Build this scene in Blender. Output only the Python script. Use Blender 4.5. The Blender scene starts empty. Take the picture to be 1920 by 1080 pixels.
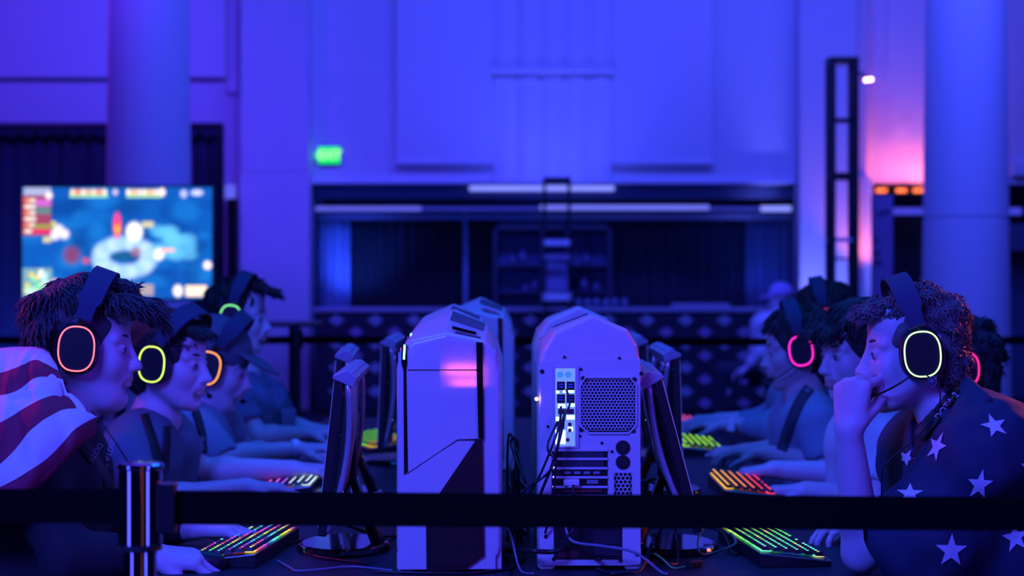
import bpy, bmesh, math, random
import numpy as np
from mathutils import Vector, Matrix
from mathutils.bvhtree import BVHTree
random.seed(7)
PI = math.pi
SC = bpy.context.scene
COL = SC.collection

# ---------------------------------------------------------------- camera
EYE, FPX, CX, HY = 1.39, 3733.0, 960.0, 505.0
cam_data = bpy.data.cameras.new('camera')
cam_data.sensor_width = 36.0
cam_data.lens = FPX * 36.0 / 1920.0
cam_data.shift_y = -(540.0 - HY) / 1920.0
cam_data.clip_end = 200
cam_data.dof.use_dof = True
cam_data.dof.focus_distance = 4.08
cam_data.dof.aperture_fstop = 3.8
cam = bpy.data.objects.new('camera', cam_data)
cam.location = (0, 0, EYE)
cam.rotation_euler = (PI / 2, 0, 0)
COL.objects.link(cam)
SC.camera = cam

# ---------------------------------------------------------------- view, world
SC.view_settings.view_transform = 'Standard'
SC.view_settings.look = 'None'
SC.view_settings.gamma = 1.0
SC.view_settings.use_curve_mapping = False
SC.view_settings.exposure = 0.0
wd = bpy.data.worlds.new('hall_ambient')
SC.world = wd
wd.use_nodes = True
wd.node_tree.nodes['Background'].inputs[0].default_value = (0.02, 0.02, 1.0, 1)
wd.node_tree.nodes['Background'].inputs[1].default_value = 0.008

# ---------------------------------------------------------------- lights
BLUE = (0.044, 0.068, 1.0)
CYAN = (0.012, 0.125, 1.0)
VIOLET = (0.105, 0.012, 1.0)
PURPLE = (0.30, 0.02, 1.0)


def area(name, loc, target, size, sizey, power, color, spread=PI):
    l = bpy.data.lights.new(name, 'AREA')
    l.shape = 'RECTANGLE'
    l.size, l.size_y, l.energy, l.color, l.spread = size, sizey, power, color, spread
    o = bpy.data.objects.new(name, l)
    o.location = loc
    o.rotation_euler = (Vector(target) - Vector(loc)).to_track_quat('-Z', 'Y').to_euler()
    COL.objects.link(o)
    return o


def spot(name, loc, target, power, color, angle=60, blend=0.6, radius=0.08):
    l = bpy.data.lights.new(name, 'SPOT')
    l.energy, l.color, l.spot_size, l.spot_blend, l.shadow_soft_size = power, color, math.radians(angle), blend, radius
    o = bpy.data.objects.new(name, l)
    o.location = loc
    o.rotation_euler = (Vector(target) - Vector(loc)).to_track_quat('-Z', 'Y').to_euler()
    COL.objects.link(o)
    return o


# house wash on the back wall and columns (fixtures hung above and in front of the wall)
area('wall_wash', (1.2, 13.5, 6.6), (1.1, 20, 3.2), 5.4, 0.8, 420, BLUE)
area('wall_wash_violet', (-1.9, 17.0, 3.4), (-2.5, 19.7, 0.8), 1.0, 0.6, 11, VIOLET, 2.0)
area('wall_wash_left', (-4.6, 14.5, 5.8), (-4.4, 19.9, 3.2), 2.4, 0.6, 92, (0.098, 0.024, 1.0), 2.2)
area('wall_wash_right', (5.6, 13.5, 5.8), (5.0, 19, 2.4), 2.5, 0.8, 190, BLUE)
# blue wash on the players from high on the left, and a soft top light
area('players_key', (-2.1, 0.2, 4.0), (0.1, 4.8, 0.9), 1.6, 1.2, 430, BLUE)
area('players_top', (0.2, 6.0, 4.6), (0.0, 6.0, 0.8), 3.0, 4.0, 150, CYAN)
area('magenta_back_left', (-3.6, 6.4, 2.9), (-0.95, 4.4, 1.3), 0.4, 0.4, 3.5, (1.0, 0.02, 0.55), 0.8)
area('violet_fill', (1.6, 2.2, 2.3), (-0.8, 4.8, 1.2), 0.8, 0.8, 6, (0.12, 0.01, 1.0), 1.2)
area('orange_back_right', (3.4, 6.6, 2.2), (1.0, 4.2, 1.30), 0.25, 0.25, 2.6, (1.0, 0.14, 0.10), 0.5)
# unseen area lights added well to the sides, for streaks in chrome and gloss
area('chrome_streak_left', (-3.6, 0.27, 1.2), (-0.54, 2.87, 1.1), 0.6, 2.4, 30, (0.06, 0.06, 1.0))
area('chrome_streak_right', (3.3, -0.33, 1.2), (-0.54, 2.87, 1.1), 0.5, 2.4, 30, (0.06, 0.07, 1.0))
area('chrome_streak_orange', (1.0, -0.9, 1.2), (-0.54, 2.87, 1.1), 0.20, 2.4, 0.45, (1.0, 0.26, 0.30))
area('pink_reflection_upper', (0.415, -1.0, 0.915), (-0.11, 4.2, 1.17), 0.18, 0.04, 0.012, (1.0, 0.14, 0.34), 0.35)  # unseen pair added behind the camera so the case door mirrors a pink patch
area('pink_reflection_lower', (0.43, -1.0, 0.835), (-0.11, 4.2, 1.16), 0.15, 0.055, 0.012, (1.0, 0.14, 0.34), 0.35)
# uplights along the wall
spot('uplight_bay', (0.42, 18.9, 1.9), (0.42, 20.1, 4.2), 60, (0.06, 0.08, 1.0), 120, 1.0)
spot('uplight_pilaster', (2.95, 19.1, 0.25), (2.95, 19.6, 1.5), 170, (0.15, 0.18, 1.0), 75, 0.9)
spot('uplight_pink', (3.56, 19.36, 1.25), (3.48, 19.73, 2.3), 26, (1.0, 0.20, 0.22), 90, 0.8, 0.03)
spot('uplight_pink_wall', (4.1, 19.70, 2.28), (4.1, 19.97, 2.55), 9.5, (1.0, 0.20, 0.19), 165, 0.9, 0.05)
spot('uplight_pink_side', (3.75, 19.70, 2.28), (3.75, 19.97, 2.55), 5, (1.0, 0.16, 0.22), 165, 0.9, 0.05)
area('alcove_fill', (0.4, 20.55, 1.08), (0.4, 21.1, 2.3), 4.2, 0.2, 7, (0.008, 0.085, 1.0))  # added fill that lifts the soffit and alcove drapes, not a fixture
spot('spectator_fill', (1.6, 15.2, 4.6), (2.2, 17.4, 1.0), 130, BLUE, 45, 0.8)  # extra spot added to brighten the seated spectator and counter end
spot('uplight_drape', (-4.6, 17.0, 0.1), (-4.6, 18.0, 1.0), 190, (0.03, 0.07, 1.0), 80, 0.9)
spot('uplight_alcove_left', (-1.62, 20.6, 1.06), (-1.65, 21.25, 1.7), 60, (0.03, 0.09, 1.0), 90, 0.9)
spot('uplight_alcove_right', (2.52, 20.5, 1.06), (2.55, 21.25, 1.8), 18, (0.03, 0.09, 1.0), 90, 0.9)
spot('column_pink_left', (-5.3, 19.3, 4.3), (-3.2, 16.5, 3.1), 60, (1.0, 0.03, 0.40), 50, 0.7)


# ---------------------------------------------------------------- helpers
def W(px, py, y):
    return Vector(((px - CX) / FPX * y, y, EYE - (py - HY) / FPX * y))


MATS = {}


def mat(name, color, rough=0.6, metal=0.0, noise=0.0, nscale=30.0, bump=0.0, emit=None, estr=0.0, coat=0.0, spec=0.5, sheen=0.0, alpha=None):
    if name in MATS:
        return MATS[name]
    m = bpy.data.materials.new(name)
    m.use_nodes = True
    nt = m.node_tree
    b = nt.nodes['Principled BSDF']
    b.inputs['Base Color'].default_value = (*color, 1)
    b.inputs['Roughness'].default_value = rough
    b.inputs['Metallic'].default_value = metal
    b.inputs['Specular IOR Level'].default_value = spec
    b.inputs['Coat Weight'].default_value = coat
    b.inputs['Coat Roughness'].default_value = 0.05
    b.inputs['Sheen Weight'].default_value = sheen
    if emit:
        b.inputs['Emission Color'].default_value = (*emit, 1)
        b.inputs['Emission Strength'].default_value = estr
    if noise or bump:
        tc = nt.nodes.new('ShaderNodeTexCoord')
        n = nt.nodes.new('ShaderNodeTexNoise')
        n.inputs['Scale'].default_value = nscale
        n.inputs['Detail'].default_value = 4
        nt.links.new(tc.outputs['Object'], n.inputs['Vector'])
        if noise:
            mx = nt.nodes.new('ShaderNodeMix')
            mx.data_type = 'RGBA'
            mx.inputs[6].default_value = (*[c * (1 - noise) for c in color], 1)
            mx.inputs[7].default_value = (*[min(1, c * (1 + noise)) for c in color], 1)
            nt.links.new(n.outputs[0], mx.inputs[0])
            nt.links.new(mx.outputs[2], b.inputs['Base Color'])
        if bump:
            bp = nt.nodes.new('ShaderNodeBump')
            bp.inputs['Strength'].default_value = bump
            bp.inputs['Distance'].default_value = 0.01
            nt.links.new(n.outputs[0], bp.inputs['Height'])
            nt.links.new(bp.outputs[0], b.inputs['Normal'])
    MATS[name] = m
    return m


def glow(name, color, strength):
    return mat(name, (0.02, 0.02, 0.02), 0.5, emit=color, estr=strength)


def attr_mat(name, attr, emission=0.0, rough=0.7, base=True):
    if name in MATS:
        return MATS[name]
    m = bpy.data.materials.new(name)
    m.use_nodes = True
    nt = m.node_tree
    b = nt.nodes['Principled BSDF']
    a = nt.nodes.new('ShaderNodeAttribute')
    a.attribute_name = attr
    b.inputs['Roughness'].default_value = rough
    if emission:
        b.inputs['Base Color'].default_value = (0.01, 0.01, 0.01, 1)
        nt.links.new(a.outputs['Color'], b.inputs['Emission Color'])
        b.inputs['Emission Strength'].default_value = emission
    else:
        nt.links.new(a.outputs['Color'], b.inputs['Base Color'])
    MATS[name] = m
    return m


ORG = {}


def org(o):
    return ORG.get(o.name, Vector((0, 0, 0)))


def cr(pts, n=8, closed=False):
    """Catmull-Rom through pts"""
    P = [Vector(p) for p in pts]
    out = []
    N = len(P)
    for i in range(N if closed else N - 1):
        if closed:
            a, b, c, d = P[(i - 1) % N], P[i], P[(i + 1) % N], P[(i + 2) % N]
        else:
            a, b, c, d = P[max(i - 1, 0)], P[i], P[i + 1], P[min(i + 2, N - 1)]
        for k in range(n):
            t = k / n
            out.append(0.5 * ((2 * b) + (c - a) * t + (2 * a - 5 * b + 4 * c - d) * t * t + (3 * b - a - 3 * c + d) * t ** 3))
    if not closed:
        out.append(P[-1].copy())
    return out


class MB:
    def __init__(s):
        s.v, s.f, s.m = [], [], []

    def add(s, verts, faces, mi=0):
        o = len(s.v)
        s.v += [Vector(v) for v in verts]
        s.f += [tuple(i + o for i in f) for f in faces]
        s.m += [mi] * len(faces)
        return s

    def box(s, lo, hi, mi=0):
        x0, y0, z0 = lo
        x1, y1, z1 = hi
        return s.add([(x0, y0, z0), (x1, y0, z0), (x1, y1, z0), (x0, y1, z0), (x0, y0, z1), (x1, y0, z1), (x1, y1, z1), (x0, y1, z1)],
                     [(0, 3, 2, 1), (4, 5, 6, 7), (0, 1, 5, 4), (1, 2, 6, 5), (2, 3, 7, 6), (3, 0, 4, 7)], mi)

    def cbox(s, c, d, mi=0):
        return s.box([c[i] - d[i] / 2 for i in range(3)], [c[i] + d[i] / 2 for i in range(3)], mi)

    def prism(s, poly, axis, a, b, mi=0):
        """poly: list of 2D points in the plane normal to axis, extruded a..b"""
        def p3(p, t):
            return {'x': (t, p[0], p[1]), 'y': (p[0], t, p[1]), 'z': (p[0], p[1], t)}[axis]
        n = len(poly)
        vs = [p3(p, a) for p in poly] + [p3(p, b) for p in poly]
        fs = [tuple(range(n))[::-1], tuple(range(n, 2 * n))] + [(i, (i + 1) % n, (i + 1) % n + n, i + n) for i in range(n)]
        return s.add(vs, fs, mi)

    def loft(s, rings, cap=True, mi=0, closed=True):
        n = len(rings[0])
        vs = [p for r in rings for p in r]
        fs = []
        for k in range(len(rings) - 1):
            for i in range(n if closed else n - 1):
                j = (i + 1) % n
                fs.append((k * n + i, k * n + j, (k + 1) * n + j, (k + 1) * n + i))
        if cap and closed:
            fs.append(tuple(range(n))[::-1])
            fs.append(tuple(range((len(rings) - 1) * n, len(rings) * n)))
        return s.add(vs, fs, mi)

    def tube(s, pts, r, n=8, mi=0, closed=False):
        P = [Vector(p) for p in pts]
        N = len(P)
        R = r if isinstance(r, (list, tuple)) else [r] * N
        rings, up = [], None
        for i in range(N):
            if closed:
                t = P[(i + 1) % N] - P[i - 1]
            else:
                t = P[min(i + 1, N - 1)] - P[max(i - 1, 0)]
            if t.length < 1e-9:
                t = Vector((0, 0, 1))
            t.normalize()
            if up is None:
                up = t.orthogonal().normalized()
            up = (up - t * up.dot(t))
            up = up.normalized() if up.length > 1e-6 else t.orthogonal().normalized()
            w = t.cross(up)
            rings.append([P[i] + (up * math.cos(2 * PI * k / n) + w * math.sin(2 * PI * k / n)) * R[i] for k in range(n)])
        if closed:
            rings.append(rings[0])
            return s.loft(rings, cap=False, mi=mi)
        return s.loft(rings, mi=mi)

    def cyl(s, p0, p1, r0, r1=None, n=24, mi=0):
        return s.tube([p0, p1], [r0, r0 if r1 is None else r1], n, mi)

    def lathe(s, prof, c=(0, 0, 0), n=32, mi=0):
        rings = [[(c[0] + r * math.cos(2 * PI * k / n), c[1] + r * math.sin(2 * PI * k / n), c[2] + z) for k in range(n)] for r, z in prof]
        return s.loft(rings, mi=mi)

    def build(s, name, m, parent=None, smooth=False, bevel=0.0, solid=0.0, subd=0, segs=2, origin=None):
        me = bpy.data.meshes.new(name)
        V = np.array([tuple(v) for v in s.v], dtype=float)
        if parent is not None:
            o0 = org(parent)
        elif origin is not None:
            o0 = Vector(origin)
        else:
            lo, hi = V.min(0), V.max(0)
            o0 = Vector(((lo[0] + hi[0]) / 2, (lo[1] + hi[1]) / 2, lo[2]))
        V = V - np.array(o0)
        me.from_pydata(V.tolist(), [], s.f)
        mm = m if isinstance(m, (list, tuple)) else [m]
        for x in mm:
            me.materials.append(x)
        if len(mm) > 1:
            me.polygons.foreach_set('material_index', s.m)
        me.polygons.foreach_set('use_smooth', [smooth] * len(s.f))
        bm = bmesh.new()
        bm.from_mesh(me)
        bmesh.ops.recalc_face_normals(bm, faces=bm.faces)
        bm.to_mesh(me)
        bm.free()
        o = bpy.data.objects.new(name, me)
        COL.objects.link(o)
        ORG[o.name] = o0
        if parent is not None:
            o.parent = parent
        else:
            o.location = o0
        if solid:
            md = o.modifiers.new('thick', 'SOLIDIFY')
            md.thickness = solid
            md.offset = 0
        if bevel:
            md = o.modifiers.new('bevel', 'BEVEL')
            md.width, md.segments, md.limit_method = bevel, segs, 'ANGLE'
            md.angle_limit = math.radians(35)
        if subd:
            md = o.modifiers.new('subd', 'SUBSURF')
            md.levels = md.render_levels = subd
        return o


def tag(o, label, cat, group=None):
    o['label'], o['category'] = label, cat
    if group:
        o['group'] = group
    return o


def struct(o):
    o['kind'] = 'structure'
    return o


def thing(name, label, cat, loc, group=None):
    o = bpy.data.objects.new(name, None)
    COL.objects.link(o)
    o.empty_display_size = 0.05
    o.location = loc
    ORG[o.name] = Vector(loc)
    return tag(o, label, cat, group)


def kids(o):
    return [c for c in bpy.data.objects if c.parent == o]


def dup(root, loc, rz=0.0, label=None):
    r = root.copy()
    COL.objects.link(r)
    r.location = loc
    r.rotation_euler = (0, 0, rz)
    if label:
        r['label'] = label
    for ch in kids(root):
        if ch.name == r.name:
            continue
        c = ch.copy()
        COL.objects.link(c)
        c.parent = r
        for g in kids(ch):
            d = g.copy()
            COL.objects.link(d)
            d.parent = c
    return r


def text_mesh(body, size, name, m, parent, M, extrude=0.0006, bold=0.0):
    cu = bpy.data.curves.new(name, 'FONT')
    cu.body = body
    cu.size = size
    cu.align_x, cu.align_y = 'CENTER', 'CENTER'
    cu.extrude = extrude
    cu.offset = bold
    t = bpy.data.objects.new(name, cu)
    COL.objects.link(t)
    dg = bpy.context.evaluated_depsgraph_get()
    me = bpy.data.meshes.new_from_object(t.evaluated_get(dg))
    bpy.data.objects.remove(t)
    me.transform(Matrix.Translation(-org(parent)) @ M)
    me.materials.clear()
    me.materials.append(m)
    o = bpy.data.objects.new(name, me)
    COL.objects.link(o)
    o.parent = parent
    ORG[o.name] = org(parent)
    return o


# ---------------------------------------------------------------- materials
M_WALL = mat('painted_wall', (0.80, 0.78, 0.80), 0.75, noise=0.04, nscale=3)
M_TRIM = mat('painted_trim', (0.86, 0.85, 0.86), 0.55)
M_LEDGE = mat('gloss_trim', (0.86, 0.85, 0.87), 0.22, coat=0.6)
M_FLOOR = mat('dark_carpet', (0.012, 0.012, 0.02), 0.95, noise=0.3, nscale=60)
M_BLACK = mat('black_plastic', (0.010, 0.010, 0.013), 0.45)
M_GLOSS = mat('gloss_black', (0.008, 0.008, 0.010), 0.10, coat=0.6)
M_WHITE = mat('white_plastic', (0.62, 0.62, 0.62), 0.32, coat=0.2)
M_DOOR = mat('white_gloss_plastic', (0.62, 0.62, 0.62), 0.35, coat=1.0)
M_STEEL = mat('white_painted_steel', (0.60, 0.60, 0.60), 0.5)
M_CHROME = mat('chrome', (0.85, 0.85, 0.88), 0.09, metal=1.0)
M_GREY = mat('grey_metal', (0.3, 0.3, 0.32), 0.35, metal=0.8)
M_TABLE = mat('black_laminate', (0.012, 0.024, 0.036), 0.5, spec=0.22)
M_VELVET = mat('black_drape', (0.018, 0.018, 0.026), 0.95, sheen=0.1)
M_NAVYD = mat('navy_drape', (0.020, 0.028, 0.05), 0.9)
M_BELT = mat('black_webbing', (0.0025, 0.003, 0.004), 0.85, spec=0.06, bump=0.2, nscale=300)
M_RUBBER = mat('black_rubber', (0.010, 0.010, 0.012), 0.7)
M_CABLE = mat('black_cable', (0.012, 0.012, 0.016), 0.4)
M_CABLEG = mat('grey_cable', (0.22, 0.24, 0.30), 0.4)
M_HOLE = mat('hole_shade', (0.004, 0.004, 0.006), 0.9)  # near-black stands in for the shade inside holes and slots
M_GREY_LAM = mat('grey_counter', (0.45, 0.45, 0.5), 0.4)

# ---------------------------------------------------------------- room shell
YW = 20.0
b = MB().box((-9, -4, -0.1), (9, 23.5, 0.0))
struct(b.build('floor', M_FLOOR, origin=(0, 0, 0)))


def wx(px, y=YW):
    return (px - CX) / FPX * y


def wz(py, y=YW):
    return EYE - (py - HY) / FPX * y


b = MB()
b.box((-9, YW, 0), (wx(583), YW + 0.25, 6.5))
b.box((wx(1497), YW, 0), (wx(1637), YW + 0.25, 6.5))
b.box((wx(583), YW, wz(345)), (wx(1497), YW + 0.25, 6.5))
b.box((wx(1637), YW, wz(345)), (9, YW + 0.25, 6.5))
struct(b.build('wall_back', M_WALL, origin=(0, YW, 0)))
# alcove behind the bar and its soffit
b = MB()
b.box((-2.6, 21.6, 0), (9, 21.75, 3.2))
b.box((-2.6, YW + .25, 2.46), (9, 21.6, 2.6))
b.box((wx(583) - .1, YW + .25, 0), (wx(583), 21.6, 2.46))
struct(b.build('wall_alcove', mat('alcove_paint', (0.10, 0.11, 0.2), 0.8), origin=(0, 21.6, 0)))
b = MB()
b.box((wx(583), 20.30, wz(372, 20.3)), (wx(1497), 20.42, wz(364, 20.3) + .16))
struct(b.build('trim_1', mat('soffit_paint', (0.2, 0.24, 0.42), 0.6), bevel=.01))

# pilaster at the left of the bar
b = MB()
b.box((wx(450, 19.7), 19.7, 0), (wx(580, 19.7), YW, wz(322, 19.7)))
b.box((wx(451, 19.7), 19.705, wz(322, 19.7) + .012), (wx(579, 19.7), YW, 6.5))
b.box((wx(452, 19.7), 19.72, wz(322, 19.7) - .01), (wx(578, 19.7), YW - .02, wz(322, 19.7) + .02))
struct(b.build('wall_pilaster_left', M_WALL, origin=(wx(515, 19.7), 19.7, 0)))
b = MB()
b.box((wx(-60), 19.90, wz(147)), (wx(425), YW, 6.5))
b.box((wx(428), 19.93, wz(175)), (wx(447), YW, wz(150)))
b.box((wx(445), 19.90, wz(178)), (wx(450), YW, 6.5))
struct(b.build('trim_2', M_TRIM, bevel=.01))
# dark doorway slot left of the pilaster
b = MB().box((wx(429), 19.86, 0), (wx(444), 19.99, wz(371)))
struct(b.build('door_1', M_HOLE))
# panels above the bar
for nm, (a, c) in (('trim_3', (745, 922)), ('trim_4', (1150, 1335))):
    b = MB()
    b.box((wx(a), 19.90, wz(303)), (wx(c), YW, 6.5))
    b.box((wx(a) - .01, 19.88, wz(310)), (wx(c) + .01, YW, wz(304)))
    b.cyl((wx(a) - .01, 19.88, wz(307)), (wx(c) + .01, 19.88, wz(307)), .020, n=16, mi=1)
    struct(b.build(nm, [M_TRIM, M_LEDGE], smooth=False))
# fluted bay between the panels
b = MB()
x0, x1 = wx(922), wx(1150)
prof = [(x0, YW)]
nf = 5
wf = (x1 - x0) / nf
for k in range(nf):
    cxk = x0 + wf * (k + .5)
    for j in range(13):
        a = PI - PI * j / 12
        prof.append((cxk + wf * .5 * math.cos(a), 19.95 - .05 * math.sin(a) ** 1.6))
prof.append((x1, YW))
prof2 = [(x, y + (0.03 if 19.0 < y < 19.99 else 0)) for x, y in prof]
b.prism(prof2, 'z', wz(343), wz(138))
b.prism(prof, 'z', wz(136), 6.5)
struct(b.build('trim_5', M_TRIM, smooth=False))
b = MB().cyl((x0, 19.86, wz(137)), (x1, 19.86, wz(137)), .022, n=16)
b.box((x0, 19.86, wz(138)), (x1, YW, wz(135)))
struct(b.build('trim_13', M_LEDGE, smooth=False))
# header ledge above the bar opening
b = MB().box((wx(583), 19.88, wz(345)), (wx(1497), YW, wz(341)))
struct(b.build('trim_6', M_TRIM, bevel=.005))
# right pilaster, stepped
b = MB()
b.box((wx(1500, 19.6), 19.6, 0), (wx(1606, 19.6), YW, 6.5))
b.box((wx(1600, 19.75), 19.75, 0), (wx(1624, 19.75), YW, 6.5))
b.box((wx(1600, 19.72), 19.72, 0), (wx(1634, 19.72), YW, wz(332, 19.72)))
struct(b.build('wall_pilaster_right', M_WALL, origin=(wx(1550, 19.6), 19.6, 0)))
b = MB().box((wx(1653), 19.94, wz(158)), (wx(1657), YW, 6.5))
struct(b.build('trim_7', M_TRIM))
b = MB()
b.box((wx(1896), 19.9, wz(330)), (9, YW, wz(306)))
struct(b.build('trim_8', M_TRIM))

# columns, tapering upward, with a joint ring
def column(name, cpx, seam):
    y = 16.5
    c = W(cpx, HY, y)
    def rad(z):
        return 0.372 - 0.012 * z
    b = MB()
    zs = EYE - (seam - HY) / FPX * y
    prof = [(0.40, 0), (0.40, .12), (rad(.12), .14), (rad(zs), zs - .012), (rad(zs) - .012, zs - .006), (rad(zs) - .012, zs + .006), (rad(zs), zs + .012), (rad(6.5), 6.5)]
    b.lathe(prof, (c.x, y, 0), 64)
    o = b.build(name, M_WALL, smooth=True, origin=(c.x, y, 0))
    md = o.modifiers.new('es', 'EDGE_SPLIT')
    md.split_angle = math.radians(40)
    return struct(o)


column('column_left', 279, 560)
column('column_right', 1811, 410)


# ---------------------------------------------------------------- drapes
def drape(name, label, x0, x1, y, z0, z1, waves, amp, m, seed=0):
    rr = random.Random(seed)
    n = int(waves * 8)
    ph = [rr.uniform(0, 6.28) for _ in range(4)]
    rows = []
    for k in range(9):
        t = k / 8
        z = z0 + (z1 - z0) * t
        row = []
        for i in range(n + 1):
            u = i / n
            a = amp * (1.15 - .5 * t)
            w = math.sin(u * waves * 2 * PI + ph[0] + .5 * math.sin(u * 17 + ph[1])) * .6 + math.sin(u * waves * 3.3 * PI + ph[2] + t) * .3 + .25 * math.sin(u * 9 + ph[3])
            row.append((x0 + (x1 - x0) * u, y + a * w, z))
        rows.append(row)
    b = MB().loft(rows, cap=False, closed=False)
    o = b.build(name, m, smooth=True, solid=.006)
    return tag(o, label, 'curtain')


drape('curtain', 'tall black drape behind the wide screen and the left column', wx(-70, 18), wx(413, 18), 18.14, 0.02, wz(239, 18), 17, .05, M_NAVYD, 1)
b = MB().tube([(wx(-80, 18), 18, wz(236, 18)), (wx(417, 18), 18, wz(236, 18))], .03)
tag(b.build('drape_rail', M_BLACK), 'black rail along the top of the drape behind the screen', 'rail')
b = MB()
b.tube([(wx(415, 18), 18, 0.012), (wx(415, 18), 18, wz(233, 18))], .028)
b.box((wx(415, 18) - .2, 17.8, 0), (wx(415, 18) + .2, 18.2, .012))
tag(b.build('drape_pole', M_BLACK), 'black upright pole at the right end of the drape', 'pole')
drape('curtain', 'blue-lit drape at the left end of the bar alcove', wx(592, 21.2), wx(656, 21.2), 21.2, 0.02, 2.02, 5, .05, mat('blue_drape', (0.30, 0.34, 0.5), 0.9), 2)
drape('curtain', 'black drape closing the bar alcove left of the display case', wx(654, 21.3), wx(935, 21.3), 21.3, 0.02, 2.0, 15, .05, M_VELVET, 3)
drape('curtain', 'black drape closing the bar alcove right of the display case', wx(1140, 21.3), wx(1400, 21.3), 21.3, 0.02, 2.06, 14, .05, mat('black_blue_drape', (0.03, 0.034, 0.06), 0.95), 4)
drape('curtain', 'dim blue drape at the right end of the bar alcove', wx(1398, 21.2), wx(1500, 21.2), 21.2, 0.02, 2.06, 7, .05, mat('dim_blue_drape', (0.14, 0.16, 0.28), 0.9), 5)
drape('curtain', 'black drape between the name banner and the right column', wx(1672, 20.5), wx(1760, 20.5), 20.5, 0.02, wz(412, 20.5), 5, .05, M_VELVET, 6)
b = MB().tube([(wx(873, 21.1), 21.1, 0), (wx(873, 21.1), 21.1, 2.02)], .026)
tag(b.build('curtain_pole', mat('blue_pole', (0.35, 0.38, 0.5), .5)), 'thin pale pole standing in front of the black alcove drape', 'pole')

# light strips under the soffit of the alcove
def strip(label, p0, p1, y, pyc, h, m):
    b = MB().box((wx(p0, y), y, wz(pyc, y) - h / 2), (wx(p1, y), y + .05, wz(pyc, y) + h / 2))
    return tag(b.build('light_strip', m, bevel=.01), label, 'light')


strip('short blue-white light strip just below the bar opening top edge', 880, 1152, 20.28, 353, .05, glow('strip_white', (.22, .26, 1.0), 1.25))
strip('blue light strip over the left half of the bar alcove', 590, 790, 20.46, 391, .045, glow('strip_blue', (.13, .14, 1.0), .85))
strip('dim blue light strip over the middle of the bar alcove', 790, 1010, 20.46, 391, .035, glow('strip_dim', (.04, .05, .8), .55))
strip('bright blue light strip right of the truss in the bar alcove', 1012, 1330, 20.46, 389, .05, glow('strip_mid', (.16, .18, 1.0), 1.0))
strip('faint blue light strip near the right end of the bar alcove', 1330, 1425, 20.46, 391, .035, glow('strip_dim', (.04, .05, .8), .6))
strip('small bright light strip at the right end of the bar alcove', 1427, 1484, 20.46, 391, .055, glow('strip_white', (.22, .26, 1.0), 1.25))
strip('blue light strip behind the right column over the banner', 1676, 1916, 20.4, 396, .07, glow('strip_blue2', (.06, .07, .9), .8))
b = MB().box((wx(592, 20.9), 20.9, wz(412, 20.9)), (wx(1484, 20.9), 20.94, wz(399, 20.9)))
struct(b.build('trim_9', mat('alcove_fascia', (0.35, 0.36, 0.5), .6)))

# ---------------------------------------------------------------- bar counter
y = 19.0
t = thing('bar_counter', 'long bar counter skirted with a dark patterned cloth', 'counter', (0.4, y, 0))
xl, xr = wx(592, y), wx(1500, y)
MB().box((xl - .03, y - .03, .985), (xr, y + .55, 1.02)).build('countertop', M_GREY_LAM, t, bevel=.006)
MB().box((xl + .02, y + .02, 0.0), (xr - .02, y + .5, .985)).build('body', M_BLACK, t)
rows = []
for k in range(2):
    rows.append([(xl + (xr - xl) * i / 120, y - .004 * math.sin(i * .9), .985 - .925 * k) for i in range(121)])
MB().loft(rows, cap=False, closed=False).build('skirt', mat('dark_skirt', (.022, .024, .04), .8), t, solid=.004)
eb = MB()
def emblem(bm, cx, cz, s, mi):
    pts = []
    for i in range(26):
        a = 2 * PI * i / 26
        r = s * (1 + .16 * math.cos(4 * a)) * (1.25 if math.sin(a) < 0 else 1)
        pts.append((cx + r * .95 * math.cos(a), cz + r * .72 * math.sin(a)))
    bm.prism(pts, 'y', y - .016, y - .007, mi)
for r in range(8):
    for i in range(14):
        cxp = xl + .20 + i * .37 + (.185 if r % 2 else 0)
        cz = .91 - r * .113
        if cxp < xr - .1:
            emblem(eb, cxp, cz, .056 if r % 2 == 0 else .052, r % 2)
eb.build('printed_emblem', [mat('print_blue', (.36, .42, .46), .8), mat('print_violet', (.42, .26, .44), .8)], t)
b = MB().box((wx(1262, 18.99), 19.1, 1.02), (wx(1372, 18.99), 19.4, 1.06))
tag(b.build('serving_tray', mat('tray', (.4, .4, .45), .4), bevel=.01), 'low pale tray lying on the bar counter right of centre', 'tray')
rr = random.Random(5)
for k in range(6):
    px = 1085 + k * 17
    b = MB().lathe([(.0, 0), (.03, 0), (.034, .05 + rr.random() * .03), (.02, .09), (.0, .09)], (wx(px, 19.2), 19.2 + rr.uniform(-.08, .08), 1.02), 14)
    tag(b.build('drinking_glass', mat('pale_glass', (.25, .3, .42), .2), smooth=True), 'small drinking glass in a short row on the bar counter right of the truss', 'glass', 'glasses on the bar counter')

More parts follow.
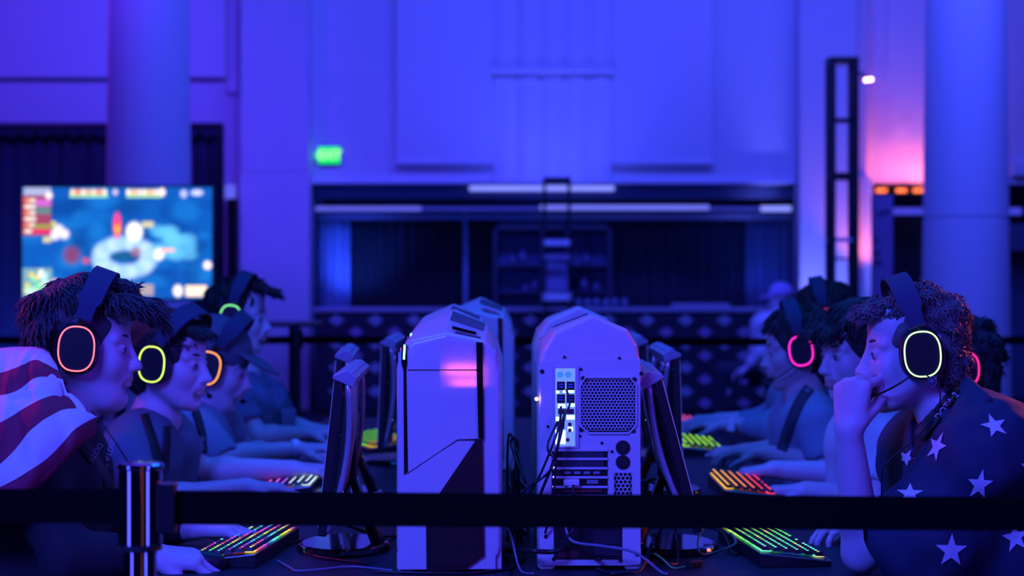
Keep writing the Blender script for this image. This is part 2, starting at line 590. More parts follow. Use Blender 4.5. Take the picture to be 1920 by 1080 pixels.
# display case behind the counter
y = 19.9
t = thing('display_case', 'tall dim glass-fronted display case behind the bar counter', 'display case', (wx(1037, y), y + .2, 0))
x0, x1, zt = wx(924, y), wx(1148, y), wz(422, y)
MB().box((x0, y + .35, 0), (x1, y + .42, zt)).build('back_panel', mat('case_back', (.12, .16, .30), .6), t)
f = MB()
for xx in (x0, x1 - .05, (x0 + x1) / 2 - .12, (x0 + x1) / 2 + .12):
    f.box((xx, y, 0), (xx + .05, y + .35, zt))
f.box((x0, y, zt - .05), (x1, y + .35, zt))
f.box((x0, y, 0), (x1, y + .35, .9))
f.build('frame', mat('case_frame', (.05, .055, .08), .4), t, bevel=.006)
for k, zz in enumerate((1.15, 1.42)):
    MB().box((x0 + .05, y + .03, zz), (x1 - .05, y + .34, zz + .02)).build('shelf', mat('case_shelf', (.1, .11, .16), .4), t)
for k, (px, zz, hh) in enumerate(((985, 1.17, .07), (1003, 1.17, .12), (1096, 1.17, .14), (1120, 1.17, .09), (980, 1.44, .15), (1100, 1.44, .12), (960, 1.44, .1))):
    b = MB().lathe([(0, 0), (.045, 0), (.05, hh * .6), (.02, hh * .8), (.02, hh), (0, hh)], (wx(px, y), y + .18, zz), 16)
    tag(b.build('bottle', mat('pale_bottle', (.14, .16, .28), .3), smooth=True),
        ['short pale jar on the lower shelf of the display case, left of its middle', 'taller bottle beside the short jar in the display case', 'tall bottle on the lower right shelf of the display case', 'short bottle at the lower right end of the display case',
         'bottle on the upper left shelf of the display case nearest the middle', 'bottle on the upper right shelf of the display case', 'small bottle at the upper left end of the display case'][k], 'bottle', 'bottles in the display case')


# ---------------------------------------------------------------- truss towers
def truss(label, pxl, pxr, y, ztop, ch, rungs, mrung, depth):
    x0, x1 = wx(pxl, y), wx(pxr, y)
    t = thing('truss_tower', label, 'truss', ((x0 + x1) / 2, y, 0))
    for xx in (x0, x1):
        for yy in (y - depth / 2, y + depth / 2):
            MB().box((xx - ch / 2, yy - ch / 2, .02), (xx + ch / 2, yy + ch / 2, ztop)).build('upright', M_BLACK, t, bevel=.004)
    MB().box((x0 - .15, y - .3, 0), (x1 + .15, y + .3, .02)).build('base_plate', M_BLACK, t)
    MB().box((x0 - ch / 2, y - depth / 2 - ch / 2, ztop), (x1 + ch / 2, y + depth / 2 + ch / 2, ztop + .05)).build('top_plate', M_BLACK, t)
    for (pz, h, m) in rungs:
        zz = wz(pz, y)
        r = MB()
        for yy in (y - depth / 2, y + depth / 2):
            r.box((x0, yy - h / 3, zz - h / 2), (x1, yy + h / 3, zz + h / 2))
        for xx in (x0, x1):
            r.box((xx - h / 3, y - depth / 2, zz - h / 2), (xx + h / 3, y + depth / 2, zz + h / 2))
        r.build('rung', m, t)
    return t


RL = mat('lit_rung_paint', (.8, .8, .85), .35, metal=.6)  # rungs caught by the uplight are painted pale, the others stay black
truss('black box truss tower standing by the pink-lit pilaster on the right', 1557, 1600, 17.0, wz(120, 17), .055,
      [(226, .03, M_BLACK), (331, .06, M_BLACK), (450, .035, RL), (485, .02, M_BLACK), (560, .035, RL), (660, .03, M_BLACK), (760, .03, M_BLACK)], None, .2)
truss('slim black truss tower in front of the middle of the bar', 1021, 1067, 18.6, wz(343, 18.6), .026,
      [(455, .05, RL), (482, .05, mat('half_lit_rung_paint', (.3, .3, .4), .4)), (556, .07, RL), (640, .03, M_BLACK)], None, .2)
o = MB().box((wx(1024, 18.65), 18.65, wz(545, 18.65)), (wx(1064, 18.65), 18.67, wz(490, 18.65)))
tag(o.build('scrim_panel', mat('scrim', (.32, .32, .5), .7)), 'pale fabric panel stretched inside the slim truss tower', 'panel')
# spot lamp clamped to the truss tower
t = thing('stage_lamp', 'small lamp with two glowing warm bulbs on an arm at the truss tower top', 'lamp', W(1612, 140, 16.9))
MB().tube([W(1605, 138, 16.9), W(1618, 138, 16.9), W(1622, 146, 16.9)], .012).build('arm', M_BLACK, t)
for q in (0, 1):
    c = W(1624 + 9 * q, 150 - 1 * q, 16.88)
    MB().lathe([(0, -.017), (.013, -.011), (.017, 0), (.013, .011), (0, .017)], c, 16).build('bulb', glow('warm_bulb', (1.0, .50, .36), 9), t, smooth=True)

# exit sign
ye = 19.93
c = W(617, 291, ye)
t = thing('exit_sign', 'green glowing EXIT sign with left arrow on the back wall', 'sign', (c.x, YW, c.z - .1))
MB().box((c.x - .115, ye, c.z - .088), (c.x + .115, YW, c.z + .088)).build('housing', M_GREY, t, bevel=.006)
MB().box((c.x - .108, ye - .006, c.z - .082), (c.x + .108, ye, c.z + .082)).build('sign_face', glow('exit_green', (.0, 1.0, .10), 1.1), t)
R90 = Matrix.Rotation(PI / 2, 4, 'X')
text_mesh('EXIT', .12, 'lettering', glow('exit_text', (.35, 1.0, .35), 1.6), t, Matrix.Translation((c.x + .008, ye - .009, c.z)) @ R90, .001, .003)
MB().prism([(c.x - .112, c.z + .045), (c.x - .112, c.z - .045), (c.x - .145, c.z)], 'y', ye - .004, ye + .02).build('arrow', glow('exit_green', (0, 1, .1), 1.1), t)

# banner, orange bulbs, side bar on the right
y = 18.4
t = thing('banner_stand', 'upright lilac roll-up banner with dark lettering beside the pilaster', 'banner', (wx(1655, y), y, 0))
MB().box((wx(1637, y), y, .06), (wx(1674, y), y + .01, wz(366, y))).build('panel', mat('banner_cloth', (.34, .24, .42), .8), t)
MB().box((wx(1635, y), y - .12, 0), (wx(1676, y), y + .12, .06)).build('base', M_GREY, t, bevel=.01)
MB().box((wx(1634.5, y), y + .01, 0.06), (wx(1638, y), y + .03, wz(366, y))).build('pole', M_BLACK, t)
for (a0, a1, p0, p1) in ((1644, 1650, 398, 404), (1652, 1658, 396, 404), (1660, 1667, 394, 402), (1640, 1646, 446, 456), (1641, 1649, 470, 480), (1640, 1648, 488, 497), (1650, 1653, 488, 497)):
    MB().box((wx(a0, y), y - .004, wz(p1, y)), (wx(a1, y), y + .001, wz(p0, y))).build('printed_mark', mat('banner_ink', (.03, .03, .06), .8), t)
MB().box((wx(1637), 19.86, wz(350)), (wx(1760), YW, wz(344))).build('trim_10', M_BLACK)['kind'] = 'structure'
MB().box((wx(1637), 19.80, wz(366)), (wx(1760), 19.9, wz(362))).build('trim_11', M_BLACK)['kind'] = 'structure'
for k, px in enumerate((1653, 1690, 1722)):
    c = W(px, 357, 19.75)
    b = MB().cyl((c.x - .05, c.y, c.z), (c.x + .05, c.y, c.z), .02, n=14)
    tag(b.build('orange_lamp', glow('orange_bulb', (1.0, .16, .03), 2.2), smooth=True), 'small orange lamp under the ledge, %s of the three' % ('leftmost', 'middle', 'rightmost')[k], 'lamp', 'orange ledge lamps')
b = MB().box((wx(1896, 19.5), 19.5, wz(470, 19.5)), (wx(1930, 19.5), 19.6, wz(420, 19.5)))
struct(b.build('trim_12', mat('dim_trim', (.1, .1, .16), .6)))
# pale lamp column by the left doorway
b = MB().box((wx(421, 19.6), 19.6, wz(372, 19.6)), (wx(440, 19.6), 19.66, wz(346, 19.6)))
tag(b.build('wall_light', glow('strip_blue', (.13, .14, 1.0), .85), bevel=.01), 'small blue wall light above the dark doorway by the pilaster', 'light')

# ---------------------------------------------------------------- TV on its stand
y = 12.5
x0, x1, z0, z1 = wx(42, y), wx(398, y), wz(560, y), wz(351, y)
t = thing('television', 'large flat screen showing a bright blue game scene on a pole stand', 'screen', ((x0 + x1) / 2, y, 0))
MB().box((x0 - .012, y, z0 - .015), (x1 + .012, y + .05, z1 + .012)).build('bezel', M_BLACK, t, bevel=.006)
NX, NZ = 192, 108
U, V = np.meshgrid((np.arange(NX) + .5) / NX, (np.arange(NZ) + .5) / NZ, indexing='xy')   # V from top
rs = np.random.RandomState(3)
img = np.zeros((NZ, NX, 3)) + np.array([.004, .09, .42])
def blob(cu, cv, ru, rv, colr, hard=2.0, a=1.0, rect=False):
    if rect:
        d = np.maximum(np.abs(U - cu) / ru, np.abs(V - cv) / rv)
        w = np.clip((1.06 - d) * 12, 0, 1)
    else:
        d = np.sqrt(((U - cu) / ru) ** 2 + ((V - cv) / rv) ** 2)
        w = np.clip((1.15 - d) * hard, 0, 1)
    w = (w * a)[..., None]
    img[:] = img * (1 - w) + np.array(colr) * w
for k in range(90):
    blob(rs.rand(), rs.rand(), .03 + .07 * rs.rand(), .04 + .08 * rs.rand(), [(.003, .05, .30), (.005, .13, .50), (.01, .20, .62), (.002, .03, .16)][rs.randint(4)], 1.5, .45)
WHT, PAL = (.62, .80, 1.0), (.30, .55, .95)
for k in range(26):
    a = k / 26 * 2 * PI
    blob(.54 + .13 * math.cos(a), .63 + .13 * math.sin(a), .05, .075, PAL if k % 3 else WHT, 1.6, .7)
for k in range(18):
    blob(.78 + .10 * (rs.rand() * 2 - 1), .50 + .12 * (rs.rand() * 2 - 1), .05, .06, (.12, .52, .85), 1.5, .6)
blob(.53, .62, .07, .04, (.01, .10, .22), 2, .9)
blob(.60, .58, .03, .05, (.30, .12, .18), 2, .8)
blob(.59, .40, .045, .09, (.95, .97, 1.0), 2.5)
blob(.50, .345, .022, .12, (.95, .05, .25), 2.5)
blob(.50, .37, .016, .055, (1.0, .38, .01), 2.5)
blob(.50, .33, .012, .02, (1.0, .12, .03), 2.5)
blob(.72, .60, .03, .06, (.9, .9, 1.0), 2)
blob(.765, .565, .035, .02, (.9, .45, .45), 1, 1, True)
blob(.66, .335, .03, .025, (.7, .65, .30), 1, .8, True)
blob(.26, .61, .05, .09, (.20, .05, .16), 1.6)
blob(.335, .66, .02, .03, (.55, .08, .14), 2)
for p in ((.19, .38), (.22, .42), (.17, .43)):
    blob(p[0], p[1], .03, .05, (.75, .72, .85), 2)
blob(.15, .335, .025, .03, (.6, .55, .2), 1, 1, True)
blob(.13, .47, .02, .025, (.6, .55, .3), 1, 1, True)
blob(.075, .25, .075, .18, (.30, .05, .12), 1, 1, True)
for k in range(6):
    blob(.03, .12 + k * .055, .022, .02, (.9, .75, .6) if k % 2 else (.85, .25, .10), 2)
    blob(.055, .12 + k * .055, .02, .02, (.8, .7, .65), 2)
blob(.11, .14, .04, .03, (.55, .12, .55), 1, 1, True)
blob(.11, .21, .04, .03, (.10, .20, .22), 1, 1, True)
blob(.11, .35, .05, .02, (.30, .30, .05), 1, 1, True)
blob(.10, .40, .05, .02, (.75, .03, .12), 1, 1, True)
blob(.08, .04, .07, .035, (.35, .38, .6), 1, 1, True)
blob(.14, .075, .02, .035, (.9, .8, .75), 2)
for k in range(7):
    blob(.265 + k * .028, .045, .014, .03, [(1, .75, .45), (.95, .3, .08), (1, .85, .6), (.9, .5, .2)][k % 4], 2)
    blob(.56 + k * .028, .045, .014, .03, [(1, .9, .7), (.95, .6, .15), (1, .8, .7)][k % 3], 2)
blob(.49, .045, .015, .03, (.6, .5, .8), 2)
blob(.735, .045, .02, .04, (1, .85, .75), 2)
blob(.35, .085, .10, .008, (.3, .8, .4), 1, 1, True)
blob(.64, .085, .09, .008, (.4, .8, .3), 1, 1, True)
blob(.85, .06, .02, .04, (.45, .5, .9), 2)
blob(.92, .05, .035, .03, (.55, .6, 1.0), 2)
blob(.08, .86, .075, .13, (.18, .36, .42), 1, 1, True)
for k in range(26):
    blob(.02 + .12 * rs.rand(), .75 + .22 * rs.rand(), .014, .022, [(.1, .75, .35), (.9, .9, .75), (.95, .65, .1), (.5, .8, .95)][rs.randint(4)], 2)
blob(.17, .86, .018, .04, (.9, .5, .45), 2)
blob(.63, .92, .06, .05, (.38, .30, .36), 1, 1, True)
blob(.515, .84, .014, .02, (.9, .85, .6), 2)
blob(.82, .93, .026, .055, (1, .92, .80), 2.5)
blob(.915, .93, .055, .05, (.95, .70, .5), 1, 1, True)
for k in range(3):
    blob(.885 + k * .035, .94, .012, .03, (1, .9, .8), 2)
blob(.975, .70, .022, .04, (1, .85, .75), 2.5)
vs = [(x0 + (x1 - x0) * i / NX, y - .003, z1 - (z1 - z0) * j / NZ) for j in range(NZ + 1) for i in range(NX + 1)]
fs = [(j * (NX + 1) + i, (j + 1) * (NX + 1) + i, (j + 1) * (NX + 1) + i + 1, j * (NX + 1) + i + 1) for j in range(NZ) for i in range(NX)]
o = MB().add(vs, fs).build('screen', attr_mat('game_screen', 'picture', 1.4), t)
ca = o.data.attributes.new('picture', 'FLOAT_COLOR', 'FACE')
ca.data.foreach_set('color', np.concatenate([img.reshape(-1, 3), np.ones((NX * NZ, 1))], 1).astype(np.float32).ravel())
xm = (x0 + x1) / 2
MB().cyl((xm, y + .09, .03), (xm, y + .09, z1 - .2), .035).build('pole', M_BLACK, t)
MB().box((xm - .2, y + .045, z0 + .15), (xm + .2, y + .1, z1 - .15)).build('mount', M_BLACK, t)
MB().box((xm - .45, y - .25, 0), (xm + .45, y + .4, .03)).build('base', M_BLACK, t, bevel=.01)

# ---------------------------------------------------------------- far belt barrier and high table
y = 11.3
t = thing('stanchion', 'black post of the distant belt barrier left of the bar', 'stanchion', (wx(557, y), y, 0), 'distant belt barrier posts')
MB().lathe([(0, 0), (.17, 0), (.17, .02), (.05, .045), (0, .045)], (wx(557, y), y, 0)).build('base', M_BLACK, t, smooth=False)
MB().cyl((wx(557, y), y, .03), (wx(557, y), y, 1.0), .022).build('pole', M_BLACK, t)
MB().cyl((wx(557, y), y, .94), (wx(557, y), y, 1.05), .034).build('head', M_BLACK, t, smooth=False)
for nm, a, c in (('distant dark barrier belt stretched left of the post behind the players', -60, 553), ('long distant dark barrier belt crossing in front of the patterned counter', 561, 2050)):
    b = MB()
    rows = [[(wx(a + (c - a) * i / 20, y), y, wz(637, y) + dz - .012 * math.sin(PI * i / 20)) for i in range(21)] for dz in (-.022, .022)]
    b.loft(rows, cap=False, closed=False)
    tag(b.build('barrier_belt', M_BELT, solid=.003), nm, 'belt')
y = 12.2
t = thing('high_table', 'slim black high table behind the distant barrier post', 'table', (wx(545, y), y, 0))
MB().box((wx(492, y), y - .3, wz(611, y)), (wx(600, y), y + .3, wz(604, y))).build('tabletop', M_BLACK, t, bevel=.004)
MB().cyl((wx(552, y), y, .02), (wx(552, y), y, wz(611, y)), .035).build('leg', M_BLACK, t)
MB().lathe([(0, 0), (.24, 0), (.24, .015), (.04, .03), (0, .03)], (wx(552, y), y, 0)).build('base', M_BLACK, t)

# ---------------------------------------------------------------- near belt barrier
y = 2.87
cxp = wx(263, y)
t = thing('stanchion', 'shiny chrome belt barrier post in the near left corner', 'stanchion', (cxp, y, 0))
zt, zs = wz(872, y), wz(1020, y)
MB().lathe([(0, 0), (.17, 0), (.17, .02), (.06, .05), (.02, .055), (0, .055)], (cxp, y, 0)).build('base', M_CHROME, t)
MB().cyl((cxp, y, .05), (cxp, y, zs), .0235, n=48).build('pole', M_CHROME, t, smooth=True, bevel=.001)
sleeve_mb = MB().lathe([(0, zs - .004), (.0305, zs - .004), (.0315, zs), (.0315, zs + .002), (.0315, zt - .009), (.0315, zt - .006), (.0335, zt - .003), (.0335, zt + .001), (.031, zt + .003), (.026, zt + .0035), (0, zt + .0035)], (cxp, y, 0), 64)
sleeve = sleeve_mb.build('sleeve', M_CHROME, t, smooth=True)
sleeve['label'] = 'wider chrome belt housing'
md = sleeve.modifiers.new('es', 'EDGE_SPLIT')
md.split_angle = math.radians(28)
MB().cyl((cxp, y, zs - .008), (cxp, y, zs - .003), .0312, n=48).build('collar', M_RUBBER, t)
MB().box((cxp + .026, y - .012, wz(1000, y)), (cxp + .052, y + .012, wz(903, y))).build('belt_clip', M_BLACK, t, bevel=.003)
rows = []
for dz in (-1, 1):
    rows.append([(cxp + .05 + (2.3) * i / 60, y + .002 + .001 * math.sin(i * .7), (wz(952, y) - (wz(952, y) - wz(961, y)) * min(1, i / 30)) + dz * .0245 - .002 * math.sin(PI * i / 60)) for i in range(61)])
b = MB().loft(rows, cap=False, closed=False)
tag(b.build('barrier_belt', M_BELT, solid=.0015), 'near black barrier belt stretching right from the chrome post', 'belt')
rows = []
for dz in (-1, 1):
    rows.append([(cxp - .03 - .8 * i / 20, y + .002, wz(949, y) + dz * .0245) for i in range(21)])
b = MB().loft(rows, cap=False, closed=False)
tag(b.build('barrier_belt', M_BELT, solid=.0015), 'near black barrier belt running left from the chrome post', 'belt')

# ================================================================ desks
def desk(label, x0, x1, y0, y1):
    t = thing('gaming_table', label, 'table', ((x0 + x1) / 2, (y0 + y1) / 2, 0), 'long black gaming tables')
    MB().box((x0, y0, .72), (x1, y1, .75)).build('tabletop', M_TABLE, t, bevel=.004)
    for sx in (x0 + .06, x1 - .06):
        for sy in (y0 + .08, y1 - .08):
            MB().box((sx - .02, sy - .02, 0), (sx + .02, sy + .02, .72)).build('leg', M_BLACK, t)
    return t


desk('black tabletop in front under the front-facing white computer case', -.80, -.002, 3.86, 5.70)
desk('black tabletop in front under the rear-facing white computer case', .002, .80, 3.86, 5.70)
desk('black tabletop farther back on the left-hand row of players', -.80, -.002, 5.71, 8.6)
desk('black tabletop farther back on the right-hand row of players', .002, .80, 5.71, 8.6)
TZ = .75


# ================================================================ computer case
def hexpts(cx, cz, r):
    return [(cx + r * math.cos(PI / 6 + PI / 3 * k), cz + r * math.sin(PI / 6 + PI / 3 * k)) for k in range(6)]


def hex_lattice(bm, inside, u0, u1, v0, v1, pitch, hole, y, yd):
    """white web with hexagonal holes: faces at depth y, walls going in to yd"""
    R = pitch / math.sqrt(3)
    row = 0
    v = v0
    while v < v1:
        u = u0 + (pitch / 2 if row % 2 else 0)
        while u < u1:
            if inside(u, v):
                o = hexpts(u, v, R * 1.001)
                i = hexpts(u, v, hole)
                vs = [(p[0], y, p[1]) for p in o] + [(p[0], y, p[1]) for p in i] + [(p[0], yd, p[1]) for p in i]
                fs = []
                for k in range(6):
                    j = (k + 1) % 6
                    fs += [(k, j, j + 6, k + 6), (k + 6, j + 6, j + 12, k + 12)]
                bm.add(vs, fs)
            u += pitch
        v += pitch * math.sqrt(3) / 2
        row += 1


def make_case():
    t = thing('computer_case', 'x', 'computer', (0, 0, 0), 'white computer cases')
    YF, YR = -.31, .31
    def section(y, pk, ins, side=.47, crease=0.0):
        w = .111 - ins
        return [(-w + .004, y, .034), (w - .004, y, .034), (w, y, .05), (w, y, side - .055), (w - .012, y, side - .012), (w - .035, y, side + (pk - side) * .42), (-.006, y - crease, pk),
                (-w + .03, y, side + (pk - side) * .48), (-w + .008, y, side - .004), (-w, y, side - .05), (-w, y, .05)]
    b = MB()
    b.loft([section(YF, .500, .006, .474, .006), section(YF + .012, .507, 0, .478, .006), section(-.1, .528, 0, .482), section(.1, .540, 0, .486), section(YR - .02, .545, 0, .482), section(YR, .540, .005, .478)])
    b.build('shell', M_WHITE, t, bevel=.005, segs=3)
    # ---- front face details; u from front view left to right = local x
    def U(px):
        return (px - 842) / 889
    def Z(py):
        return (1073 - py) / 889
    yf = YF - .0075
    f = MB()
    f.prism([(U(753), Z(645)), (U(763), Z(645)), (U(764), Z(680)), (U(762), Z(694)), (U(765), Z(882)), (U(758), Z(889)), (U(757), Z(694)), (U(753), Z(680))], 'y', yf - .0015, yf + .012)
    f.build('left_trim', M_GLOSS, t)['label'] = 'thin black left stripe'
    f = MB()
    f.prism([(U(893), Z(640)), (U(905), Z(641)), (U(907), Z(822)), (U(897), Z(820))], 'y', yf - .0015, yf + .012)
    f.build('right_trim', M_GLOSS, t)['label'] = 'wider black right stripe'
    MB().prism([(U(756), Z(672)), (U(759.5), Z(673)), (U(761), Z(646)), (U(757.5), Z(645))], 'y', yf - .003, yf).build('power_light', glow('led_cyan', (.12, 1.0, .75), 7), t)['label'] = 'glowing cyan power light'
    dr = MB()
    dz0, dz1 = .008, [.470, .500, .478]
    uu = [U(747), U(825), U(929)]
    dy = [YF - .0066, YF - .0076, YF - .0004]
    dr.add([(uu[i], dy[i] , dz0) for i in range(3)] + [(uu[i], dy[i], dz1[i] - .006) for i in range(3)] + [(uu[i], YF + .004, dz0) for i in range(3)] + [(uu[i], YF + .004, dz1[i] - .006) for i in range(3)],
           [(0, 1, 4, 3), (1, 2, 5, 4), (0, 3, 9, 6), (2, 8, 11, 5), (3, 4, 10, 9), (4, 5, 11, 10), (0, 6, 7, 1), (1, 7, 8, 2)])
    door = dr.build('front_door', M_DOOR, t)
    door['label'] = 'glossy white front door with a centre crease'
    MB().box((U(765), yf - .0006, Z(693.3)), (U(894), yf + .006, Z(691.6))).build('door_seam', M_BLACK, door)
    def seam(p, q, w=.0007):
        s = MB()
        d = Vector((q[0] - p[0], q[1] - p[1])).normalized()
        n = Vector((-d.y, d.x)) * w
        s.prism([(p[0] + n.x, p[1] + n.y), (q[0] + n.x, q[1] + n.y), (q[0] - n.x, q[1] - n.y), (p[0] - n.x, p[1] - n.y)], 'y', yf - .0006, yf + .006)
        s.build('door_seam', M_BLACK, door)
    seam((U(763), Z(887)), (U(858), Z(823)))
    seam((U(858), Z(823)), (U(897), Z(822)))

    MB().prism([(U(905), Z(822)), (U(908), Z(1040)), (U(874), Z(1066)), (U(800), Z(1070)), (U(799), Z(960)), (U(824), Z(924)), (U(893), Z(823))], 'y', yf - .0012, yf + .008).build('intake', mat('intake_black', (.016, .006, .008), .45, noise=.5, nscale=500), t)['label'] = 'black angular intake mesh'
    g = MB()
    q = [(U(897), Z(838)), (U(900), Z(1036)), (U(872), Z(1058)), (U(806), Z(1062)), (U(805), Z(964)), (U(829), Z(929))]
    g.tube([(p[0], yf - .0018, p[1]) for p in q], .0008, 5, closed=True)
    g.build('intake_rim', mat('dark_red', (.05, .004, .008), .5), t)
    # top controls on the right slope
    k = MB()
    for (ya, yb, xa, xb) in ((-.30, -.20, .028, .042), (-.285, -.235, .052, .074)):
        za = .505
        k.box((xa, ya, za - .02), (xb, yb, za + .012 if xa < .05 else za - .002))
    tp = MB()
    def slope(x, y):    # height of the shell on the right slope
        pk = .507 + (y - (YF + .012)) / .2 * .021 if y < -.1 else .528 + (y + .1) / .2 * .012
        sd = .478 + (y + .3) * .02
        a = max(0, min(1, (x + .006) / .082))
        return pk + (sd + (pk - sd) * .42 - pk) * a
    def patch(bm, x0, x1, y0, y1, h):
        vs = [(x0, y0, slope(x0, y0) - .004), (x1, y0, slope(x1, y0) - .004), (x1, y1, slope(x1, y1) - .004), (x0, y1, slope(x0, y1) - .004)]
        vs += [(v[0], v[1], v[2] + .004 + h) for v in vs]
        bm.add(vs, [(0, 3, 2, 1), (4, 5, 6, 7), (0, 1, 5, 4), (1, 2, 6, 5), (2, 3, 7, 6), (3, 0, 4, 7)])
    p = MB()
    patch(p, .012, .066, -.285, -.262, .002)
    p.build('port_strip', mat('blue_black', (.03, .03, .06), .3), t)
    p = MB()
    patch(p, .004, .056, -.225, -.19, .006)
    p.build('top_button', M_CHROME, t)['label'] = 'silver control slider'
    p = MB()
    patch(p, -.004, .07, -.1, .12, .003)
    p.build('top_vent', mat('vent_grey', (.10, .10, .13), .5), t)
    # feet
    for sx in (-1, 1):
        for y0, y1 in ((YF + .01, YF + .14), (YR - .13, YR - .004)):
            MB().prism([(sx * .111, .045), (sx * .111, .006), (sx * .104, 0), (sx * .078, 0), (sx * .073, .006), (sx * .073, .045)][::sx], 'y', y0, y1).build('foot', M_WHITE, t, bevel=.003)
    # ---- rear details, drawn as seen from behind: r to the viewer's right -> x = -r
    yr = YR + .0005
    def Rr(px):
        return -(px - 1105) / 880
    def Zr(py):
        return (1068 - py) / 880
    def rbox(bm, px0, px1, py0, py1, d0, d1, mi=0):
        xa, xb = sorted((Rr(px0), Rr(px1)))
        za, zb = sorted((Zr(py0), Zr(py1)))
        bm.box((xa, yr + d0, za), (xb, yr + d1, zb), mi)
    p = MB()
    p.prism([(Rr(x), Zr(z)) for x, z in ((1014, 676), (1200, 672), (1201, 1058), (1180, 1060), (1012, 1060))], 'y', yr - .004, yr + .0015)
    p.build('rear_panel', M_STEEL, t, bevel=.001)
    # input output panel
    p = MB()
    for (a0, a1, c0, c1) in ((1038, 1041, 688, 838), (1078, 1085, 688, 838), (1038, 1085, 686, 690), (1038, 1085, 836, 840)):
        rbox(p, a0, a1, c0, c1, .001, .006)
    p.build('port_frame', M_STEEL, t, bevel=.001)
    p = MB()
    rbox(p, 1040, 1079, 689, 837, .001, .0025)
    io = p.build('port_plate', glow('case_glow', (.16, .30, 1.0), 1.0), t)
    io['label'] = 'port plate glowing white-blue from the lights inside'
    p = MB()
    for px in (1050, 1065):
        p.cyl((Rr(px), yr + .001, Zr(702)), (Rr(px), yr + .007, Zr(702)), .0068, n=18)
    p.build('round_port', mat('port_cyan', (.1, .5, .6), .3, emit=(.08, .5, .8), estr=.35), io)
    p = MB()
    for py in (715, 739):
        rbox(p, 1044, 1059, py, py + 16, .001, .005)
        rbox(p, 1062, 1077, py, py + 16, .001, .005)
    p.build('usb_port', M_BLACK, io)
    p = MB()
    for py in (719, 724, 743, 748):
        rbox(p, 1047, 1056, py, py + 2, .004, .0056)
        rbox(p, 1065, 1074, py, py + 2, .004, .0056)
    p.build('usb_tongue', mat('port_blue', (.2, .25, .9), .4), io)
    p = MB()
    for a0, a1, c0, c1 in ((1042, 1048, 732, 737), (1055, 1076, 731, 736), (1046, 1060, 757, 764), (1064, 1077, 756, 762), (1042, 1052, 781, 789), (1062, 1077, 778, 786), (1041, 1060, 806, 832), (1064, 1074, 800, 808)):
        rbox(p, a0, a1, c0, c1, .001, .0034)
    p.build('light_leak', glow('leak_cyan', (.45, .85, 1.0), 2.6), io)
    p = MB()
    for c, px, py in ((0, 1068, 795), (0, 1054, 795), (0, 1068, 806), (0, 1064, 824)):
        p.lathe
        p.cyl((Rr(px), yr + .001, Zr(py)), (Rr(px), yr + .006, Zr(py)), .0042, n=14)
    p.build('audio_jack', mat('jack_pink', (.5, .05, .2), .4), io)
    p = MB()
    for a0, a1, c0, c1 in ((1046, 1076, 766, 776), (1044, 1058, 789, 803)):
        rbox(p, a0, a1, c0, c1, .001, .0052)
    p.build('network_port', mat('port_magenta', (.12, .02, .07), .4), io)
    # fan grille
    oct_ = [(1098, 707), (1180, 707), (1193, 722), (1193, 797), (1178, 812), (1104, 812), (1087, 797), (1087, 722)]
    p = MB().prism([(Rr(x), Zr(z)) for x, z in oct_], 'y', yr - .003, yr + .002)  # flat dark plate in place of the shaded hole
    fan = p.build('fan_opening', M_HOLE, t)
    pp = [Vector((Rr(x), Zr(z))) for x, z in oct_]
    def ins(u, v):
        s = 0
        for i in range(8):
            a, c = pp[i], pp[(i + 1) % 8]
            e = c - a
            s2 = e.x * (v - a.y) - e.y * (u - a.x)
            n = abs(s2) / e.length
            if (s2 > 0) != (((pp[1] - pp[0]).x * (Zr(760) - pp[0].y) - (pp[1] - pp[0]).y * (Rr(1140) - pp[0].x)) > 0) or n < .0042:
                return False
        return True
    p = MB()
    hex_lattice(p, ins, Rr(1195), Rr(1085), Zr(815), Zr(704), .0074, .0032, yr + .0048, yr + .0018)
    p.build('fan_grille', M_STEEL, fan)
    p = MB()
    p.tube([(q.x, yr + .003, q.y) for q in pp], .0028, 8, closed=True)
    p.build('grille_rim', M_STEEL, fan)
    p = MB()
    rbox(p, 1151, 1184, 886, 940, -.002, .002)
    vo = p.build('lower_opening', M_HOLE, t)
    p = MB()
    hex_lattice(p, lambda u, v: Rr(1183) < u < Rr(1152) and Zr(938) < v < Zr(888), Rr(1184), Rr(1151), Zr(938), Zr(886), .0092, .0040, yr + .004, yr + .0018)
    p.build('lower_grille', M_STEEL, vo)
    for py in (838.5, 866):
        g = MB()
        g.lathe
        g.cyl((Rr(1167.5), yr, Zr(py)), (Rr(1167.5), yr + .004, Zr(py)), .0152, n=28)
        g.cyl((Rr(1167.5), yr, Zr(py)), (Rr(1167.5), yr + .006, Zr(py)), .012, n=28)
        g.build('grommet', M_RUBBER, t, smooth=False)['label'] = 'round black rubber grommet'
    # expansion slots
    p = MB()
    rbox(p, 1034, 1139, 842, 946, .001, .002)
    sl = p.build('slot_recess', M_HOLE, t)
    p = MB()
    for py in (841, 857.5, 875, 892, 910, 927):
        rbox(p, 1035, 1139, py, py + 4.5, .0018, .006)
    p.build('slot_cover', M_STEEL, sl, bevel=.0006)
    p = MB()
    for py0 in (846.5, 863.5):
        for i in range(28):
            for j in range(3):
                rbox(p, 1056 + i * 2.7, 1057.3 + i * 2.7, py0 + j * 3.6 + (i % 2) * 1.4, py0 + j * 3.6 + 1.6 + (i % 2) * 1.4, .0018, .0035)
    p.build('slot_mesh', mat('mesh_blue', (.18, .2, .32), .5), sl)
    p = MB()
    for i in range(4):
        rbox(p, 1058 + i * 18, 1070 + i * 18, 883, 888, .0018, .004)
    rbox(p, 1100, 1121, 899, 906, .0018, .005)
    p.build('video_port', mat('port_grey', (.25, .25, .33), .4), sl)
    p = MB()
    rbox(p, 1056, 1086, 897, 909, .004, .02)
